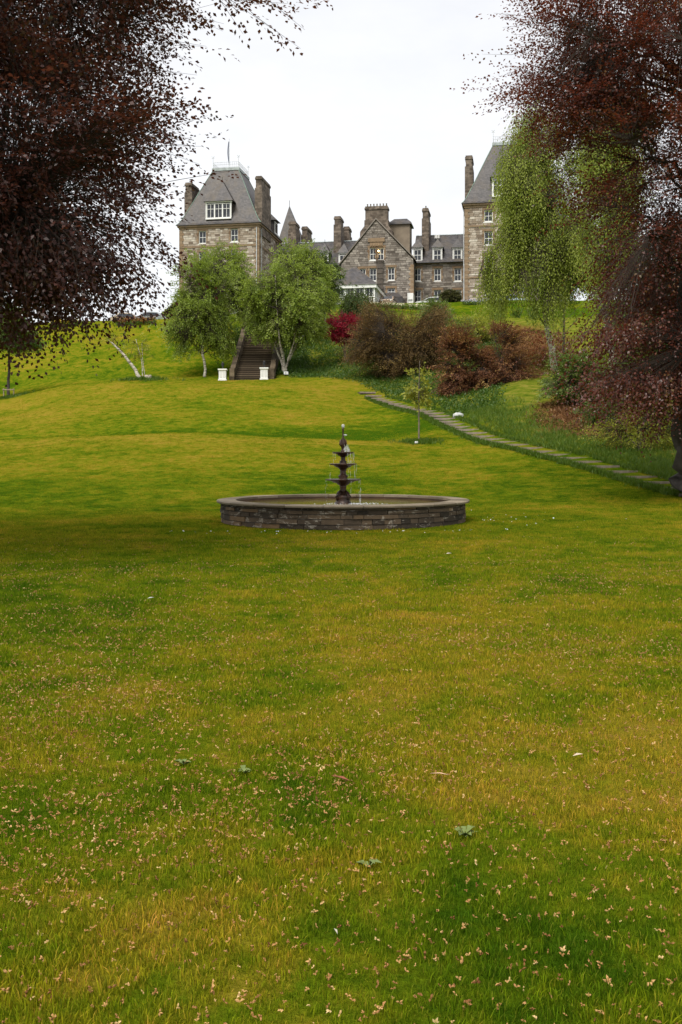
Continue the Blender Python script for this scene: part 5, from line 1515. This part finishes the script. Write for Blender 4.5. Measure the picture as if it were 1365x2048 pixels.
# pale rock with bright flat face on the bank
p = spot(917, 57.5)
rk = MB(); gg = random.Random(8); rings = []
for z_, s_ in ((-.1, .8), (.05, 1.0), (.18, .8), (.27, .35)):
    rings.append([(math.cos(k * math.pi / 4) * .36 * s_ * gg.uniform(.85, 1.15), math.sin(k * math.pi / 4) * .24 * s_ * gg.uniform(.85, 1.15), z_) for k in range(8)])
ro_ = rk.rings(rings).build('pale_rock', simple('pale_rock', (.42, .43, .42), .7, .35, 6, bump=.5), None, False, p)
tag(ro_, 'small pale rock lying in the grass above the stepped path', 'rock')

# ------------------------------------------------------------------ lawn blades near the camera, fallen bud husks
protos = bpy.data.collections.new('grass_prototypes')
def tuft(seed, n, rad, hmin, hmax, w):
    gg = random.Random(seed); b = MB()
    for k in range(n):
        a = gg.uniform(0, 6.28); r_ = rad * math.sqrt(gg.random()); x, y = r_ * math.cos(a), r_ * math.sin(a)
        h = gg.uniform(hmin, hmax); ln = gg.uniform(.1, .75) * h; la = gg.uniform(0, 6.28); dx, dy_ = math.cos(la) * ln, math.sin(la) * ln
        ta = gg.uniform(0, 3.14); wx, wy = math.cos(ta) * w, math.sin(ta) * w
        b.cur = gg.random()
        b.face([(x - wx, y - wy, -.005), (x + wx, y + wy, -.005), (x + dx * .35 + wx * .75, y + dy_ * .35 + wy * .75, h * .6), (x + dx * .35 - wx * .75, y + dy_ * .35 - wy * .75, h * .6)])
        b.face([(x + dx * .35 - wx * .75, y + dy_ * .35 - wy * .75, h * .6), (x + dx * .35 + wx * .75, y + dy_ * .35 + wy * .75, h * .6), (x + dx, y + dy_, h * .95)])
    o = bpy.data.objects.new('tuft', b.mesh('tuft', M['blade'])); protos.objects.link(o)
for k in range(5): tuft(k, 28, .07, .012, .034 + .004 * (k % 3), .0016)

husks = bpy.data.collections.new('husk_prototypes')
hm = Mat('bud_husk', .75, .25)
hi = hm.n('ShaderNodeObjectInfo')
hm.color(hm.ramp(hi.outputs['Random'], [(0, (.17, .07, .022)), (.5, (.34, .17, .06)), (.88, (.46, .27, .105)), (1, (.58, .42, .2))]))
for k in range(4):
    gg = random.Random(k + 40); b = MB()
    for j in range(3):
        a = gg.uniform(0, 6.28); ln = gg.uniform(.008, .014); w = .0032
        dx, dy_ = math.cos(a), math.sin(a); z0_ = gg.uniform(0, .004)
        b.rings([[(0, 0, z0_), (0, 0, z0_ + .002), (.001, 0, z0_)], [(dx * ln * .5 - dy_ * w, dy_ * ln * .5 + dx * w, z0_ + .003), (dx * ln * .5, dy_ * ln * .5, z0_ + .0075), (dx * ln * .5 + dy_ * w, dy_ * ln * .5 - dx * w, z0_ + .003)], [(dx * ln, dy_ * ln, z0_ + .003), (dx * ln, dy_ * ln, z0_ + .004), (dx * ln + .0005, dy_ * ln, z0_ + .003)]])
    o = bpy.data.objects.new('husk', b.mesh('husk', hm.m)); husks.objects.link(o)

def instancer(name, label, cat, pts, rot, scl, coll):
    me = bpy.data.meshes.new(name)
    me.vertices.add(len(pts)); me.vertices.foreach_set('co', pts.astype(np.float32).ravel())
    at_ = me.attributes.new('rot', 'FLOAT_VECTOR', 'POINT'); at_.data.foreach_set('vector', rot.astype(np.float32).ravel())
    at_ = me.attributes.new('scl', 'FLOAT', 'POINT'); at_.data.foreach_set('value', scl.astype(np.float32))
    o = bpy.data.objects.new(name, me); link(o)
    ng = bpy.data.node_groups.new(name, 'GeometryNodeTree')
    ng.interface.new_socket('Geometry', in_out='INPUT', socket_type='NodeSocketGeometry')
    ng.interface.new_socket('Geometry', in_out='OUTPUT', socket_type='NodeSocketGeometry')
    N = ng.nodes.new
    gi, go = N('NodeGroupInput'), N('NodeGroupOutput')
    ci = N('GeometryNodeCollectionInfo'); ci.inputs['Collection'].default_value = coll; ci.inputs['Separate Children'].default_value = True; ci.inputs['Reset Children'].default_value = True
    ip = N('GeometryNodeInstanceOnPoints'); ip.inputs['Pick Instance'].default_value = True
    ra = N('GeometryNodeInputNamedAttribute'); ra.data_type = 'FLOAT_VECTOR'; ra.inputs['Name'].default_value = 'rot'
    sa = N('GeometryNodeInputNamedAttribute'); sa.data_type = 'FLOAT'; sa.inputs['Name'].default_value = 'scl'
    er = N('FunctionNodeEulerToRotation')
    ng.links.new(gi.outputs[0], ip.inputs['Points']); ng.links.new(ci.outputs[0], ip.inputs['Instance'])
    ng.links.new(ra.outputs[0], er.inputs[0]); ng.links.new(er.outputs[0], ip.inputs['Rotation']); ng.links.new(sa.outputs[0], ip.inputs['Scale'])
    ng.links.new(ip.outputs[0], go.inputs[0])
    md = o.modifiers.new('scatter', 'NODES'); md.node_group = ng
    tag(o, label, cat, kind='stuff')
    return o
def lawn_points(bands, g):
    P_ = []; S_ = []
    for d0, d1, dens, sc in bands:
        # wedge in view plus room for a step aside
        area_w = lambda D: .36 * D + 1.2
        n = int(dens * (d1 - d0) * 2 * area_w((d0 + d1) / 2))
        D = d0 + (d1 - d0) * g.random(n); X = (g.random(n) * 2 - 1) * area_w(D)
        k = (np.hypot(X - FX, D - FY) > 3.08) & ((D < 28) | (X < path_x(D) - .9))
        D, X = D[k], X[k]
        P_.append(np.stack([X, D, ground(X, D)], 1)); S_.append(sc * (.7 + .6 * g.random(len(X))))
    return np.concatenate(P_), np.concatenate(S_)
g = np.random.default_rng(91)
P_, S_ = lawn_points([(2.0, 5, 560, 1.0), (5, 9, 380, 1.0), (9, 15, 210, 1.1), (15, 22, 110, 1.15), (22, 30, 70, 1.15), (30, 38, 46, 1.1), (38, 46, 30, 1.2), (46, 60, 16, 1.4), (60, 75, 10, 1.6), (75, 87, 7, 1.7)], g)
# the blades grow in uneven patches
hn = np.sin(P_[:, 0] * 3.1 + 1.7 * np.sin(P_[:, 1] * 1.3)) * np.sin(P_[:, 1] * 2.6 + P_[:, 0] * .7)
S_ = S_ * (1 + .22 * hn)
instancer('grass', 'short lawn grass in the foreground', 'grass', P_, np.stack([g.normal(size=len(P_)) * .12, g.normal(size=len(P_)) * .12, g.random(len(P_)) * 6.28], 1), S_, protos)
P_, S_ = lawn_points([(2.0, 5, 800, .9), (5, 9, 560, .9), (9, 15, 220, .95), (15, 19, 40, 1.0)], g)
cl = np.sin(P_[:, 0] * 1.1 + 2 * np.sin(P_[:, 1] * .7)) * np.sin(P_[:, 1] * .9 - P_[:, 0] * .5 + 1)
k = g.random(len(P_)) < .34 + .7 * np.clip(.3 + 1.1 * cl - .3 * (P_[:, 0] > .6), 0, 1)
P_, S_ = P_[k], S_[k]
P_[:, 2] += .013 + .016 * g.random(len(P_))
instancer('fallen_husks', 'tan beech bud husks strewn over the foreground lawn', 'husks', P_, np.stack([g.normal(size=len(P_)) * .7, g.normal(size=len(P_)) * .7, g.random(len(P_)) * 6.28], 1), S_ * (.7 + .65 * g.random(len(S_))), husks)

# daisies by the pool
dz_ = bpy.data.collections.new('daisy_prototypes')
b = MB()
for k in range(7):
    a = k * 6.28 / 7; b.face([(0, 0, .0), (.012 * math.cos(a - .3), .012 * math.sin(a - .3), .002), (.016 * math.cos(a), .016 * math.sin(a), .003), (.012 * math.cos(a + .3), .012 * math.sin(a + .3), .002)])
dz_.objects.link(bpy.data.objects.new('daisy', b.mesh('daisy', M['white'])))
n = 34
X = 3.3 + np.abs(g.normal(size=n)) * 1.0; Y = 23.5 + g.normal(size=n) * 1.5
X2 = (g.random(50) - .5) * 7; Y2 = 20.6 - np.abs(g.normal(size=50)) * .35
X = np.concatenate([X, X2]); Y = np.concatenate([Y, Y2]); k = np.hypot(X - FX, Y - FY) > 3.15; X, Y = X[k], Y[k]
instancer('daisies', 'scattered white daisies in the grass round the pool', 'daisies', np.stack([X, Y, ground(X, Y) + .035], 1), np.stack([g.normal(size=len(X)) * .3 + .4, g.normal(size=len(X)) * .3, g.random(len(X)) * 6.28], 1), .7 + .5 * g.random(len(X)), dz_)

# broad-leaved weeds and pale fallen bits in the foreground, placed one by one
def weed(px, py, label, seed, n=7, size=.07, clock=False):
    D = EYE * F / (py - HY); p = spot(px, D); T = empty('weed', p); gg = random.Random(seed)
    lf = MB()
    for k in range(n):
        a = 2 * math.pi * k / n + gg.uniform(-.3, .3); L_ = size * gg.uniform(.7, 1.2); w = L_ * .3; c_, s_ = math.cos(a), math.sin(a); h = gg.uniform(.02, .05)
        lf.face([(0, 0, .01), (c_ * L_ * .5 - s_ * w, s_ * L_ * .5 + c_ * w, h), (c_ * L_, s_ * L_, h * .8), (c_ * L_ * .5 + s_ * w, s_ * L_ * .5 - c_ * w, h)])
    lf.build('leaves', simple('weed_leaf', (.13, .17, .05), .7, .3, 20), T)
    if clock:
        MB().tube([(0, 0, 0), (.008, 0, .04), (.0, .01, .075)], .002, 5).build('stalk', simple('weed_stalk', (.16, .09, .05), .6), T)
        MB().lathe([(.002, -.013), (.009, -.008), (.012, 0), (.009, .008), (.002, .013)], (0, .01, .08), 10).build('seed_head', simple('seed_head', (.42, .44, .37), .9, .2, 60), T)
    tag(T, label, 'weed')
weed(738, 1745, 'grey-green rosette weed in the near lawn, left of the flat broad-leaved rosette', 1, 6, .05)
weed(930, 1678, 'flat rosette of broad leaves in the near lawn, nearest the right edge', 2, 8, .055)
weed(368, 1540, 'small leafy weed in the lawn, leftmost of the weeds', 3, 6, .045)
weed(490, 1556, 'pale leafy weed rosette left of the lawn centre', 4, 7, .05)
def fallen(px, py, label, seed, col, L_=.05):
    D = EYE * F / (py - HY); p = spot(px, D); gg = random.Random(seed)
    a = gg.uniform(0, 3.14); c_, s_ = math.cos(a), math.sin(a); w = L_ * .28; z_ = .035
    b = MB().rings([[(-c_ * L_, -s_ * L_, z_), (-c_ * L_, -s_ * L_, z_ + .002)], [(-s_ * w, c_ * w, z_ + .01), (-s_ * w, c_ * w, z_ + .012)], [(c_ * L_, s_ * L_, z_ + .004), (c_ * L_, s_ * L_, z_ + .006)], [(s_ * w, -c_ * w, z_ + .006), (s_ * w, -c_ * w, z_ + .008)], ], cap=False)
    b.face([(-c_ * L_, -s_ * L_, z_ + .002), (-s_ * w, c_ * w, z_ + .012), (c_ * L_, s_ * L_, z_ + .006), (s_ * w, -c_ * w, z_ + .008)])
    o = b.build('fallen_leaf', simple('fallen_leaf', col, .8, .2, 30), None, False, p); tag(o, label, 'leaf')
fallen(1156, 1530, 'pale fallen leaf on the yellow patch at right', 1, (.5, .4, .3), .035)
fallen(880, 1566, 'tan curled fallen leaf right of the lawn centre', 2, (.5, .32, .2))
fallen(302, 1210, 'white speck of a fallen leaf in the shaded lawn at left', 3, (.55, .55, .5), .045)
fallen(898, 1120, 'pale fallen leaf below the pool', 4, (.6, .5, .42), .07)
fallen(672, 1890, 'pale upright fallen petal low in the foreground', 5, (.5, .46, .38), .018)
fallen(682, 1575, 'reddish fallen twig leaf at the lawn centre', 6, (.22, .07, .04), .06)
